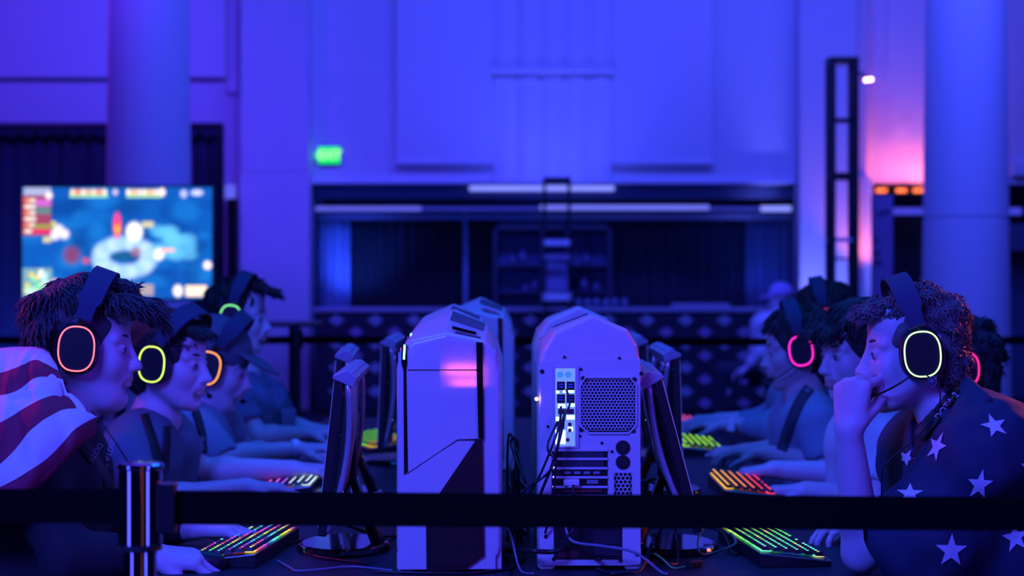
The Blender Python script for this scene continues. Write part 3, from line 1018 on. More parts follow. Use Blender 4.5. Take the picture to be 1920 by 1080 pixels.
    rbox(p, 1064, 1079, 905, 913, .006, .018)
    p.build('video_plug', mat('plug_white', (.7, .7, .74), .4), sl, bevel=.003)['label'] = 'white video plug'
    p = MB()
    rbox(p, 1056, 1128, 918, 921, .0018, .004)
    p.build('red_card_edge', mat('card_red', (.35, .02, .05), .5), sl)
    p = MB()
    for py in (857, 875, 893, 911, 929, 945):
        c = (Rr(1038), yr + .006, Zr(py))
        p.lathe([(0, -.0018), (.0018, 0), (0, .0018)], c, 8)
    p.build('indicator', glow('led_pale', (1.0, .72, .75), 6), t)['label'] = 'column of tiny white lights'
    p = MB()
    for (px, py, r) in ((1016, 696, .0045), (1202, 700, .0042), (1058, 669, .003), (1161, 671, .003), (1089, 692, .003), (1093, 709, .0048), (1189, 711, .0048), (1090, 805, .0048), (1187, 807, .0048), (1027, 799, .003), (1087, 817, .003), (1128, 830, .003), (1147, 846, .003), (1023, 1005, .004), (1038, 1047, .0042), (1163, 1050, .0042), (1194, 1038, .0045)):
        MB().cyl((Rr(px), yr, Zr(py)), (Rr(px), yr + .004, Zr(py)), r, n=14).build('screw', M_BLACK, t)
    # power supply bay
    p = MB()
    rbox(p, 1038, 1166, 952, 1048, .001, .003)
    ps = p.build('power_supply', mat('psu_black', (.008, .006, .01), .5), t)
    p = MB()
    rbox(p, 1046, 1084, 1032, 1044, .0028, .0042)
    p.build('red_badge', mat('badge_red', (.10, .008, .02), .5), ps)['label'] = 'dull red maker plate'
    p = MB()
    for j in range(11):
        for i in range(16):
            rbox(p, 1112 + i * 3.2 + (j % 2) * 1.6, 1114 + i * 3.2 + (j % 2) * 1.6, 996 + j * 4.2, 998 + j * 4.2, .0028, .0038)
    p.build('power_vent', mat('mesh_dim', (.05, .05, .09), .5), ps)
    p = MB()
    rbox(p, 1050, 1068, 1013, 1028, .0028, .010)
    p.build('power_socket', M_BLACK, ps, bevel=.001)
    return t


case0 = make_case()
LBL_L = ['front-facing white computer case nearest the camera with black angular intake', 'white front-facing case directly behind the nearest one, its cyan light peeking over', 'third white case back on the left row, its top right corner showing above']
case0.location = (-.1328, 4.51, TZ)
case0['label'] = LBL_L[0]
dup(case0, (-.156, 5.24, TZ), 0, LBL_L[1])
dup(case0, (-.102, 6.62, TZ), 0, LBL_L[2])
rc = dup(case0, (.165, 4.55, TZ), PI, 'white computer case seen from behind with hex grille, nearest on the right')
dup(case0, (.168, 5.49, TZ), PI, 'second white case on the right row, its top just showing behind the nearest')

MB().cyl((.1128, .306, .364), (.1128, .315, .364), .0038, n=12).build('side_light', glow('led_warm', (1.0, .62, .42), 5), rc)['label'] = 'small warm light at the left edge'


# ================================================================ monitors
def make_monitor():
    t = thing('monitor', 'x', 'monitor', (0, 0, 0), 'players monitors')
    # screen faces -Y local, panel spans x
    w, h, zb = .27, .345, .058
    p = MB()
    p.loft([[(-w, -.012, zb), (w, -.012, zb), (w, -.012, zb + h), (-w, -.012, zb + h)], [(-w, .008, zb), (w, .008, zb), (w, .008, zb + h), (-w, .008, zb + h)]])
    p.build('bezel', M_BLACK, t, bevel=.003)
    rows = []
    for k in range(9):
        v = k / 8
        z = zb + .012 + (h - .02) * v
        row = []
        for i in range(13):
            u = i / 12 * 2 - 1
            y = .008 + .028 * (1 - abs(u) ** 3) * (1 - abs(2 * v - 1) ** 4 * .6)
            row.append((u * (w - .004), y, z))
        rows.append(row)
    MB().loft(rows, cap=False, closed=False).build('back_cover', M_GLOSS, t, smooth=True, solid=.002)
    for sx in (-1, 1):
        b = MB()
        pts = [(sx * (w - .006 - .01 * math.sin(PI * k / 10)), .010 + .022 * math.sin(PI * (k / 10) * .9), zb + .01 + (h - .015) * k / 10) for k in range(11)]
        b.tube(pts, .007, 8)
        b.build('side_trim', mat('silver_trim', (.45, .45, .5), .25, metal=.5), t, smooth=True)
    c = MB()
    c.loft([[(-w - .002, -.016, zb + h - .004), (-w - .002, .03, zb + h - .018), (-w - .002, .036, zb + h + .004), (-w - .002, .012, zb + h + .018), (-w - .002, -.016, zb + h + .004)],
            [(w + .002, -.016, zb + h - .004), (w + .002, .03, zb + h - .018), (w + .002, .036, zb + h + .004), (w + .002, .012, zb + h + .018), (w + .002, -.016, zb + h + .004)]])
    for k in range(22):
        x = -w + .03 + k * .0235
        c.prism([(.0, zb + h + .012), (.026, zb + h + .008), (.026, zb + h + .014), (.0, zb + h + .018)], 'x', x, x + .012)
    c.build('top_hood', mat('hood_grey', (.32, .33, .40), .3), t, bevel=.002)['label'] = 'pale slotted hood'
    MB().box((-w + .012, -.0135, zb + .018), (w - .012, -.0115, zb + h - .012)).build('screen', glow('monitor_screen', (.075, .085, 1.0), 1.1), t)
    n = MB()
    n.loft([[(-.035, .026, .19), (.035, .026, .19), (.035, .042, .19), (-.035, .042, .19)], [(-.035, .05, .1), (.035, .05, .1), (.035, .072, .1), (-.035, .072, .1)], [(-.04, .085, .012), (.04, .085, .012), (.04, .115, .012), (-.04, .115, .012)]])
    n.build('neck', M_GLOSS, t, bevel=.004)
    MB().box((-.05, .02, .16), (.05, .05, .26)).build('mount', M_BLACK, t, bevel=.004)
    b = MB()
    prof = [(1, .0), (1.02, .006), (.98, .014), (.9, .017)]
    rings = [[(.15 * s * math.cos(2 * PI * k / 48), .02 + .105 * s * math.sin(2 * PI * k / 48), z) for k in range(48)] for s, z in prof]
    b.loft(rings)
    b.build('base', M_GLOSS, t, smooth=False, bevel=.0)['label'] = 'glossy oval base'
    m = MB()
    for q in range(3):
        m.lathe([(0, -.003), (.003, 0), (0, .003)], (w - .02, .03, zb + h - .006 - q * .12), 8)
    m.build('status_light', glow('led_blue', (.3, .6, 1.0), 4), t)
    return t


mon0 = make_monitor()
def put_mon(o, x, y, rz, tilt):
    o.location = (x, y, TZ)
    o.rotation_euler = (0, 0, rz)
    if tilt:
        for ch in kids(o):
            if ch.name.split('.')[0] not in ('base', 'neck', 'mount'):
                ch.matrix_local = Matrix.Translation((0, .045, .14)) @ Matrix.Rotation(-tilt, 4, 'X') @ Matrix.Translation((0, -.045, -.14))
    return o


# left monitors face -X (players sit at -X): screen -Y -> -X is rotation -90 deg
put_mon(mon0, -.405, 4.56, -PI / 2 + .02, .11)['label'] = 'thin black monitor seen edge-on left of the nearest front-facing case'
put_mon(dup(mon0, (0, 0, 0)), -.490, 5.62, -PI / 2 + .05, .06)['label'] = 'second monitor of the left row, its pale hood above the nearest one'
put_mon(dup(mon0, (0, 0, 0)), -.415, 6.62, -PI / 2, .04)['label'] = 'third monitor of the left row, just left of the nearest front-facing case'
put_mon(dup(mon0, (0, 0, 0)), .385, 4.56, PI / 2 - .02, .26)['label'] = 'steeply tilted black monitor right of the rear-facing case'
put_mon(dup(mon0, (0, 0, 0)), .455, 5.72, PI / 2, .03)['label'] = 'upright monitor behind the steeply tilted one on the right'
put_mon(dup(mon0, (0, 0, 0)), .435, 6.75, PI / 2, .03)['label'] = 'narrow dark monitor edge right beside the rear-facing case'


# ================================================================ keyboards
def make_keyboard(name, label, colf, seed, loc, rz):
    """long axis along X local, user at -Y, rainbow set by colf(u, row)"""
    t = thing('keyboard', label, 'keyboard', (0, 0, 0), 'lit gaming keyboards')
    L, D = .225, .075
    p = MB()
    p.prism([(-D - .005, 0), (D, 0), (D, .030), (D - .02, .030), (-D, .014), (-D - .005, .010)], 'x', -L, L)
    p.build('base', M_BLACK, t, bevel=.002)
    p = MB()
    p.tube([(-L + .004, -D - .006, .011), (L - .004, -D - .006, .011)], .0018, 6)
    p.tube([(-L - .001, -D, .012), (-L - .001, D - .004, .029)], .0018, 6)
    p.tube([(L + .001, -D, .012), (L + .001, D - .004, .029)], .0018, 6)
    p.build('edge_trim', M_GREY, t)
    kb, gb, lg = MB(), MB(), MB()
    cols, lcols, bcols = [], [], []
    rr = random.Random(seed)
    rows, pitch = 6, .0215
    def zt(y):
        return .0145 + (y + D) / (2 * D - .02) * .0155
    for r in range(rows):
        y = -D + .016 + r * .0235
        x = -L + .014
        while x < L - .012:
            ww = pitch * (1 if not (r == 0 and -.10 < x < .02) else 1)
            if r == 0 and abs(x + .06) < .012:
                ww = pitch * 5
            z = zt(y)
            a, c = x + .0012, x + ww - .0022
            kb.loft([[(a, y - .0085, z + .004), (c, y - .0085, z + .004), (c, y + .0085, z + .0055), (a, y + .0085, z + .0055)],
                     [(a + .0022, y - .006, z + .0125), (c - .0022, y - .006, z + .0125), (c - .0022, y + .006, z + .0135), (a + .0022, y + .006, z + .0135)]])
            u = (x + L) / (2 * L)
            col = colf(u, r, rr)
            xa, xb = x + ww * .5 - .0062, x + ww * .5 + .0042
            gb.add([(xa, y - .0115, z + .0018), (xb, y - .0115, z + .0018), (xb, y + .0115, z + .0030), (xa, y + .0115, z + .0030)], [(0, 1, 2, 3)])
            cols.append(col)
            bcols.append(tuple(cc_ * (1.6 if r == 0 or (r == rows - 1) else rr.choice([.05, .15, .5])) for cc_ in col))
            m = (a + c) / 2
            lg.box((m - .0028, y - .0005, z + .0132), (m + .0028, y + .0042, z + .0141))
            lcols += [col] * 6
            x += ww
    kb.build('keycap', M_BLACK, t)
    for nm, bm, cc, st in (('light_bed', gb, bcols, 1.5), ('key_legend', lg, lcols, 1.8)):
        o = bm.build(nm, attr_mat(nm + '_glow', 'glow', st), t)
        ca = o.data.attributes.new('glow', 'FLOAT_COLOR', 'FACE')
        ca.data.foreach_set('color', np.array([(*c, 1) for c in cc], dtype=np.float32).ravel())
    t.location = loc
    t.rotation_euler = (0, 0, rz)
    return t


import colorsys
def hsv(h, s, v):
    return colorsys.hsv_to_rgb(h % 1, s, v)


def rain(u, r, rr):
    return hsv(.0 + u * 1.3 + r * .18 + rr.uniform(-.06, .06), .9, rr.choice([.4, 1, 1, .7]))


make_keyboard('k', 'rainbow-lit keyboard under the hands of the nearest left player', rain, 1, (-.600, 4.49, TZ), -PI / 2 - .10)
make_keyboard('k', 'green and cyan lit keyboard near the elbow of the star-cape player', lambda u, r, rr: hsv(.50 - .22 * u - .015 * r if rr.random() < .95 else .12, .85, rr.choice([.6, 1, 1])), 2, (.585, 4.50, TZ), PI / 2 + .10)
make_keyboard('k', 'keyboard glowing magenta to white-cyan under the second left player', lambda u, r, rr: hsv(.90 - .36 * min(1, r / 4), .9 if r < 3 else .35, 1), 3, (-.64, 5.82, TZ), -PI / 2)
make_keyboard('k', 'green-lit keyboard glimpsed between the left monitors and cases', lambda u, r, rr: hsv(.30 - .2 * (u > .75), .95, 1.0), 4, (-.50, 7.20, TZ), -PI / 2 + .35)
make_keyboard('k', 'keyboard with orange and red keys by the tilted right monitor', lambda u, r, rr: hsv(.98 + .10 * (r / 5), .95, 1), 5, (.66, 5.72, TZ), PI / 2)
make_keyboard('k', 'green-lit keyboard on the right row beyond the orange one', lambda u, r, rr: hsv(.27, 1, 1), 6, (.66, 7.05, TZ), PI / 2)
make_keyboard('k', 'magenta-lit keyboard farthest along the right row', lambda u, r, rr: hsv(.92, .9, 1), 7, (.70, 8.05, TZ), PI / 2)


def make_mouse(label, loc, rz, led):
    t = thing('mouse', label, 'mouse', (0, 0, 0), 'gaming mice')
    rings = []
    for k in range(11):
        v = k / 10
        x = -.06 + .12 * v
        w = .031 * (1 - .18 * math.sin(PI * v)) * (math.sin(PI * min(1, .12 + v * .9)) ** .35)
        h = .039 * math.sin(PI * (.14 + .72 * (1 - v) ** .8)) ** .8
        rings.append([(x, w * math.cos(2 * PI * j / 20), .002 + max(0, h * (.35 + .65 * math.sin(2 * PI * j / 20))) if math.sin(2 * PI * j / 20) > -.53 else .001) for j in range(20)])
    MB().loft(rings).build('body', M_BLACK, t, smooth=True)
    MB().cyl((.035, -.004, .026), (.035, .004, .026), .009, n=18).build('wheel', glow('led_' + led[0], led[1], 5), t)
    t.location = loc
    t.rotation_euler = (0, 0, rz)
    return t


make_mouse('black mouse with green light under the nearest left hand', (-.668, 4.24, TZ), .05, ('green', (.25, 1, .05)))
make_mouse('black mouse under the hand of the second right player', (.66, 6.0, TZ), PI, ('white', (1, .7, .9)))


# ================================================================ cables
def cable(label, pts, r=.0028, m=None, n=8, name='cable'):
    b = MB().tube(cr(pts, n), r, 7)
    return tag(b.build(name, m or M_CABLE, smooth=True), label, 'cable')


T = TZ + .004
def D(px, y):      # point on the desk plane under a pixel column at depth y
    return Vector(((px - CX) / FPX * y, y, T))


cable('thin grey cable crossing the desk in front of the oval monitor base', [D(520, 4.35), D(545, 4.24), D(556, 4.20), D(600, 4.22), D(660, 4.26), D(735, 4.205)], .0022, M_CABLEG)
cable('black keyboard cable curling behind the oval monitor base', [D(545, 4.62), D(600, 4.75), D(640, 4.66), D(610, 4.50), D(590, 4.42), D(640, 4.35), D(690, 4.3)])
cable('black cable looping from the nearest left monitor to its case', [W(650, 985, 4.55), W(700, 1002, 4.6), D(740, 4.75), D(742, 4.9)], .003)
cable('black cable lying in front of the left case bottom edge', [D(700, 4.19), D(760, 4.175), D(830, 4.17), D(900, 4.18), D(960, 4.25), D(985, 4.4)], .003)
bund = [((1052, 762, 4.22), (1048, 800, 4.20), (1030, 850, 4.19), (1008, 900, 4.2), (985, 935, 4.24), (962, 960, 4.3), (940, 975, 4.5)),
        ((1060, 770, 4.22), (1050, 820, 4.19), (1036, 870, 4.19), (1018, 915, 4.2), (1000, 960, 4.24), (975, 990, 4.3), (950, 1010, 4.45)),
        ((1046, 790, 4.22), (1028, 830, 4.2), (1030, 850, 4.195), (1042, 862, 4.19), (1024, 890, 4.19), (990, 915, 4.22), (970, 935, 4.4)),
        ((1062, 730, 4.22), (1068, 758, 4.21), (1054, 790, 4.2), (1044, 850, 4.19), (1040, 905, 4.19), (1036, 950, 4.2), (1022, 1000, 4.23))]
for k, q in enumerate(bund):
    cable(['black cable looping out from the port panel, uppermost of the bundle', 'thick black cable running straight down from the port panel to the desk', 'black cable curling out sideways from the port panel', 'thin black cable hanging in front of the expansion slots'][k], [W(*p) for p in q], .0034 if k == 1 else .0026)
cable('white-tipped video cable hanging down from the white plug', [W(1075, 910, 4.215), W(1076, 940, 4.2), W(1078, 985, 4.21), W(1060, 1010, 4.2)], .0034)
cable('blue-grey cable sagging across the bottom of the rear-facing case', [W(1060, 985, 4.22), W(1074, 1015, 4.2), W(1130, 1024, 4.19), W(1190, 1036, 4.185), D(1238, 4.19), D(1250, 4.16)], .0032, M_CABLEG)
cable('black cable crossing the lower left foot of the rear-facing case', [D(940, 4.5), W(985, 1032, 4.22), W(1030, 1035, 4.2), W(1052, 1030, 4.205), W(1058, 1022, 4.225)], .0055)
cable('black cable curving under the rear-facing case', [W(1125, 1048, 4.21), D(1105, 4.30), D(1140, 4.17), D(1170, 4.17), D(1200, 4.2), W(1222, 1020, 4.3)], .0042)
rr = random.Random(11)
TANG = ['loose black cable in the tangle between the two nearest cases, lowest strand', 'black cable looping high in the gap between the two nearest cases', 'black cable curling beside the left case back edge', 'grey cable trailing forward from between the two cases', 'black cable coiled by the left foot of the rear-facing case', 'black cable strand rising in the dark gap between the cases', 'thin cable falling from the left case rear', 'black cable wound around the foot of the left case']
for k in range(8):
    y = 4.45 + .12 * k
    pts = []
    for i in range(6):
        pts.append(Vector((rr.uniform(-.012, .04), y + rr.uniform(-.15, .15), TZ + .01 + max(0, .22 - .05 * k + rr.uniform(-.12, .1)) * (i in (1, 2, 3, 4)))))
    cable(TANG[k], pts, .003, M_CABLEG if k in (3, 6) else M_CABLE)
cable('grey cable curving off the left case corner to the front of the desk', [W(945, 905, 4.75), W(938, 960, 4.5), W(958, 1005, 4.28), D(975, 4.22), D(1000, 4.16)], .0026, M_CABLEG)
# cables round the right monitor foot
cable('black cable standing in a loop left of the right monitor base', [D(1240, 4.42), W(1232, 1010, 4.35), W(1250, 975, 4.32), W(1256, 960, 4.4), W(1268, 1000, 4.34), D(1270, 4.33), D(1252, 4.3), D(1235, 4.33)], .0032)
cable('green cable hanging beside the right monitor stand', [W(1322, 985, 4.4), W(1310, 1010, 4.36), W(1312, 1035, 4.34), D(1330, 4.45), W(1378, 1020, 4.45), W(1370, 1000, 4.5)], .0030, mat('green_cable', (.05, .22, .10), .4))
cable('yellow-green cable arching over the desk right of the rear-facing case', [D(1202, 4.32), W(1222, 1038, 4.3), W(1240, 1046, 4.26), D(1262, 4.24), D(1285, 4.26)], .0022, mat('lime_cable', (.10, .55, .12), .4))
cable('black cable from the right keyboard to the monitor stand', [D(1425, 4.56), D(1395, 4.5), D(1375, 4.45), W(1355, 1000, 4.6), W(1320, 985, 4.66)], .0034)
cable('round coil of black cable behind the tilted right monitor', [W(1212 + 26 * math.cos(a), 920 + 18 * math.sin(a), 5.0) for a in [i * .7 for i in range(9)]], .004)
cable('black cable hanging from the tilted right monitor back', [W(1262, 880, 4.7), W(1240, 900, 4.75), W(1215, 905, 4.8), D(1205, 5.0)], .004)
b = MB().box((-.02, -.01, 0), (.02, .01, .016))
o = b.build('cable_adapter', M_BLACK, bevel=.003)
o.location = D(1300, 4.27) - Vector((0, 0, .004))
o.rotation_euler = (0, 0, .8)
tag(o, 'small black inline cable box lying by the right monitor base', 'adapter')

# ================================================================ signed distance modelling for bodies, hair and cloth
class SDF:
    def __init__(s, lo, hi, h):
        s.h = h
        s.lo = np.array(lo, float)
        s.n = np.ceil((np.array(hi, float) - s.lo) / h).astype(int) + 1
        s.D = np.full(s.n, 1.0, np.float32)

    def sub(s, lo, hi):
        i0 = np.clip(np.floor((np.array(lo) - s.lo) / s.h).astype(int), 0, s.n)
        i1 = np.clip(np.ceil((np.array(hi) - s.lo) / s.h).astype(int) + 1, 0, s.n)
        if (i1 <= i0).any():
            return None, None
        ax = [(s.lo[k] + np.arange(i0[k], i1[k]) * s.h).astype(np.float32) for k in range(3)]
        return tuple(slice(i0[k], i1[k]) for k in range(3)), (ax[0][:, None, None], ax[1][None, :, None], ax[2][None, None, :])

    def mix(s, sl, d, k, cut):
        a = s.D[sl]
        if cut:
            d = -d
            if k > 0:
                h = np.maximum(k - np.abs(a - d), 0) / k
                s.D[sl] = np.maximum(a, d) + h * h * k * .25
            else:
                s.D[sl] = np.maximum(a, d)
        else:
            if k > 0:
                h = np.maximum(k - np.abs(a - d), 0) / k
                s.D[sl] = np.minimum(a, d) - h * h * k * .25
            else:
                s.D[sl] = np.minimum(a, d)

    def cone(s, a, b, ra, rb=None, k=.02, cut=False):
        rb = ra if rb is None else rb
        a, b = np.array(a, float), np.array(b, float)
        pad = max(ra, rb) + k + 3 * s.h
        sl, g = s.sub(np.minimum(a, b) - pad, np.maximum(a, b) + pad)
        if sl is None:
            return s
        ab = b - a
        L2 = max(float(ab @ ab), 1e-12)
        t = ((g[0] - a[0]) * ab[0] + (g[1] - a[1]) * ab[1] + (g[2] - a[2]) * ab[2]) / L2
        t = np.clip(t, 0, 1)
        d = np.sqrt((g[0] - a[0] - t * ab[0]) ** 2 + (g[1] - a[1] - t * ab[1]) ** 2 + (g[2] - a[2] - t * ab[2]) ** 2) - (ra + t * (rb - ra))
        s.mix(sl, d.astype(np.float32), k, cut)
        return s

    def ell(s, c, R, r, k=.02, cut=False):
        """R: 3x3 rows = axes"""
        c = np.array(c, float)
        R = np.array(R, float)
        ext = np.sqrt(((R * np.array(r)[:, None]) ** 2).sum(0)) + k + 3 * s.h
        sl, g = s.sub(c - ext, c + ext)
        if sl is None:
            return s
        q = [(g[0] - c[0]) * R[i, 0] + (g[1] - c[1]) * R[i, 1] + (g[2] - c[2]) * R[i, 2] for i in range(3)]
        k0 = np.sqrt(sum((q[i] / r[i]) ** 2 for i in range(3)))
        k1 = np.sqrt(sum((q[i] / r[i] ** 2) ** 2 for i in range(3))) + 1e-9
        d = np.where(k0 < .3, (k0 - 1) * min(r), k0 * (k0 - 1) / k1)
        s.mix(sl, d.astype(np.float32), k, cut)
        return s

    def plane(s, p, n, k=.01):
        """keep the side that n points away from"""
        p, n = np.array(p, float), np.array(n, float)
        n /= np.linalg.norm(n)
        sl, g = s.sub(s.lo, s.lo + s.n * s.h)
        d = (g[0] - p[0]) * n[0] + (g[1] - p[1]) * n[1] + (g[2] - p[2]) * n[2]
        s.mix(sl, -d.astype(np.float32), k, True)
        return s

    def ripple(s, amp, freq, seed=0, n=6):
        rs = np.random.RandomState(seed)
        sl, g = s.sub(s.lo, s.lo + s.n * s.h)
        w = np.zeros(s.n, np.float32)
        for i in range(n):
            v = rs.normal(size=3)
            v /= np.linalg.norm(v)
            f = freq * (.6 + .9 * rs.rand())
            w += np.sin(f * (g[0] * v[0] + g[1] * v[1] + g[2] * v[2]) + rs.rand() * 6.28).astype(np.float32)
        band = np.abs(s.D) < .05
        s.D = np.where(band, s.D + amp * w / math.sqrt(n), s.D)
        return s

    def mesh(s):
        D, h = s.D, s.h
        S = D < 0
        nx, ny, nz = D.shape
        cnt = np.zeros((nx - 1, ny - 1, nz - 1), np.int8)
        for i in (0, 1):
            for j in (0, 1):
                for k in (0, 1):
                    cnt += S[i:nx - 1 + i, j:ny - 1 + j, k:nz - 1 + k]
        act = (cnt > 0) & (cnt < 8)
        ci = np.argwhere(act)
        idx = np.full(act.shape, -1, np.int32)
        idx[act] = np.arange(len(ci))
        P = np.zeros((len(ci), 3))
        N = np.zeros(len(ci))
        cor = [(i, j, k) for i in (0, 1) for j in (0, 1) for k in (0, 1)]
        val = {c: D[ci[:, 0] + c[0], ci[:, 1] + c[1], ci[:, 2] + c[2]] for c in cor}
        for a in cor:
            for ax in range(3):
                if a[ax] == 0:
                    b = tuple(1 if q == ax else a[q] for q in range(3))
                    va, vb = val[a], val[b]
                    m = (va < 0) != (vb < 0)
                    t = np.where(m, va / np.where(m, va - vb, 1), 0)
                    for q in range(3):
                        P[:, q] += np.where(m, a[q] + (t if q == ax else 0), 0)
                    N += m
        V = s.lo + (ci + P / N[:, None]) * h
        F = []
        for ax in range(3):
            sl0 = [slice(None)] * 3
            sl1 = [slice(None)] * 3
            sl0[ax], sl1[ax] = slice(0, -1), slice(1, None)
            a, b = S[tuple(sl0)], S[tuple(sl1)]
            e = np.argwhere(a != b)
            u, v = [(1, 2), (0, 2), (0, 1)][ax]
            ok = (e[:, u] > 0) & (e[:, v] > 0) & (e[:, u] < D.shape[u] - 1) & (e[:, v] < D.shape[v] - 1)
            e = e[ok]
            flip = a[e[:, 0], e[:, 1], e[:, 2]]
            def cell(du, dv):
                q = e.copy()
                q[:, u] += du
                q[:, v] += dv
                return idx[q[:, 0], q[:, 1], q[:, 2]]
            quad = np.stack([cell(-1, -1), cell(0, -1), cell(0, 0), cell(-1, 0)], 1)
            if ax == 1:
                flip = ~flip
            quad[~flip] = quad[~flip][:, ::-1]
            F.append(quad)
        return V, np.concatenate(F)

    def build(s, name, m, parent, smooth_iter=0, region=None):
        V, F = s.mesh()
        if smooth_iter:
            V = relax(V, F, smooth_iter)
        return np_mesh(name, V, F, m, parent, region)


def relax(V, F, it):
    for k in range(it):
        S = np.zeros_like(V)
        C = np.zeros(len(V))
        for a, b in ((0, 1), (1, 2), (2, 3), (3, 0)):
            np.add.at(S, F[:, a], V[F[:, b]])
            np.add.at(S, F[:, b], V[F[:, a]])
            np.add.at(C, F[:, a], 1)
            np.add.at(C, F[:, b], 1)
        V = V * .5 + .5 * S / np.maximum(C, 1)[:, None]
    return V


def np_mesh(name, V, F, m, parent, region=None):
    me = bpy.data.meshes.new(name)
    o0 = np.array(org(parent)) if parent is not None else np.array((V[:, 0].mean(), V[:, 1].mean(), V[:, 2].min()))
    nV, nF = len(V), len(F)
    me.vertices.add(nV)
    me.vertices.foreach_set('co', (V - o0).astype(np.float32).ravel())
    me.loops.add(nF * 4)
    me.loops.foreach_set('vertex_index', F.astype(np.int32).ravel())
    me.polygons.add(nF)
    me.polygons.foreach_set('loop_start', np.arange(nF, dtype=np.int32) * 4)
    me.polygons.foreach_set('use_smooth', np.ones(nF, bool))
    me.update(calc_edges=True)
    for x in (m if isinstance(m, (list, tuple)) else [m]):
        me.materials.append(x)
    if region is not None:
        C = V[F].mean(1)
        me.polygons.foreach_set('material_index', region(C).astype(np.int32))
    o = bpy.data.objects.new(name, me)
    COL.objects.link(o)
    if parent is not None:
        o.parent = parent
    else:
        o.location = o0
    ORG[o.name] = Vector(o0)
    return o


class Frame:
    """local x forward, y left, z up"""
    def __init__(s, c, yaw, pitch=0, roll=0, sc=1.0):
        s.c = np.array(c, float)
        s.sc = sc
        M = Matrix.Rotation(math.radians(yaw), 3, 'Z') @ Matrix.Rotation(math.radians(pitch), 3, 'Y') @ Matrix.Rotation(math.radians(roll), 3, 'X')
        s.M = np.array(M)
        s.R = s.M.T          # rows = axes

    def __call__(s, x, y=0, z=0):
        return s.c + s.M @ (np.array((x, y, z)) * s.sc)

    def inv(s, P):
        return ((P - s.c) @ s.M) / s.sc


# ---------------------------------------------------------------- head, hands
def add_head(g, H, chub=0.0, jaw=1.0, nose=1.0):
    q = H.sc
    def c(a, b, ra, rb=None, k=.015, cut=False):
        g.cone(H(*a), H(*b), ra * q, (ra if rb is None else rb) * q, k * q, cut)
    def e(p, r, k=.02, cut=False):
        g.ell(H(*p), H.R, [x * q for x in r], k * q, cut)
    e((-.014, 0, .042), (.096, .075, .086), 0)
    e((.035, 0, -.030), (.060, .058 + .006 * chub, .088), .03)
    e((.040, 0, .058), (.046, .060, .045), .03)                      # forehead
    for s in (-1, 1):
        c((-.005, s * .055, -.045), (.060, s * .026, -.094 - .004 * chub), .020 + .010 * chub, .018 + .006 * chub, .03)    # jaw
        e((.058, s * .040, -.026), (.026 + .006 * chub, .022 + .006 * chub, .026 + .008 * chub), .025)   # cheek
        c((.082, s * .012, .024), (.070, s * .050, .022), .010, .008, .014)      # brow
        e((-.004, s * .076, -.004), (.016, .010, .030), .008)              # ear
    e((.076 * jaw, 0, -.103), (.019, .021, .017), .02)                      # chin
    if chub:
        e((.035, 0, -.108), (.045, .040, .026), .04)
    for s in (-1, 1):
        e((.098, s * .032, .003), (.017, .019, .012), .014, True)          # eye socket
        e((.0765, s * .031, .002), (.0135, .0150, .0125), .004)            # lids
        e((.0785, s * .031, .0068), (.0140, .0150, .0070), .003)
    c((.090, 0, .012), (.109 * nose, 0, -.030), .0085, .0115, .012)
    e((.112 * nose, 0, -.034), (.0125, .0115, .0105), .008)
    for s in (-1, 1):
        e((.103 * nose, s * .0125, -.037), (.011, .0080, .0080), .006)
        e((.106 * nose, s * .0065, -.0455), (.005, .0035, .004), .003, True)
    e((.092, 0, -.056), (.012, .026, .016), .012)                        # muzzle
    for s in (-1, 1):
        c((.1005, 0, -.0600), (.088, s * .024, -.0655), .0058, .0035, .005)
    c((.098, -.012, -.0735), (.098, .012, -.0735), .0065, .0065, .006)
    c((.107, -.020, -.0668), (.107, .020, -.0668), .0022, .0022, .002, True)
    e((.094, 0, -.086), (.012, .018, .006), .008, True)                  # dip under the lip


def head_region(H):
    def f(C):
        p = H.inv(C)
        lip = (p[:, 0] > .084) & (np.abs(p[:, 1]) < .026) & (p[:, 2] < -.0565) & (p[:, 2] > -.0805)
        return lip.astype(int)
    return f


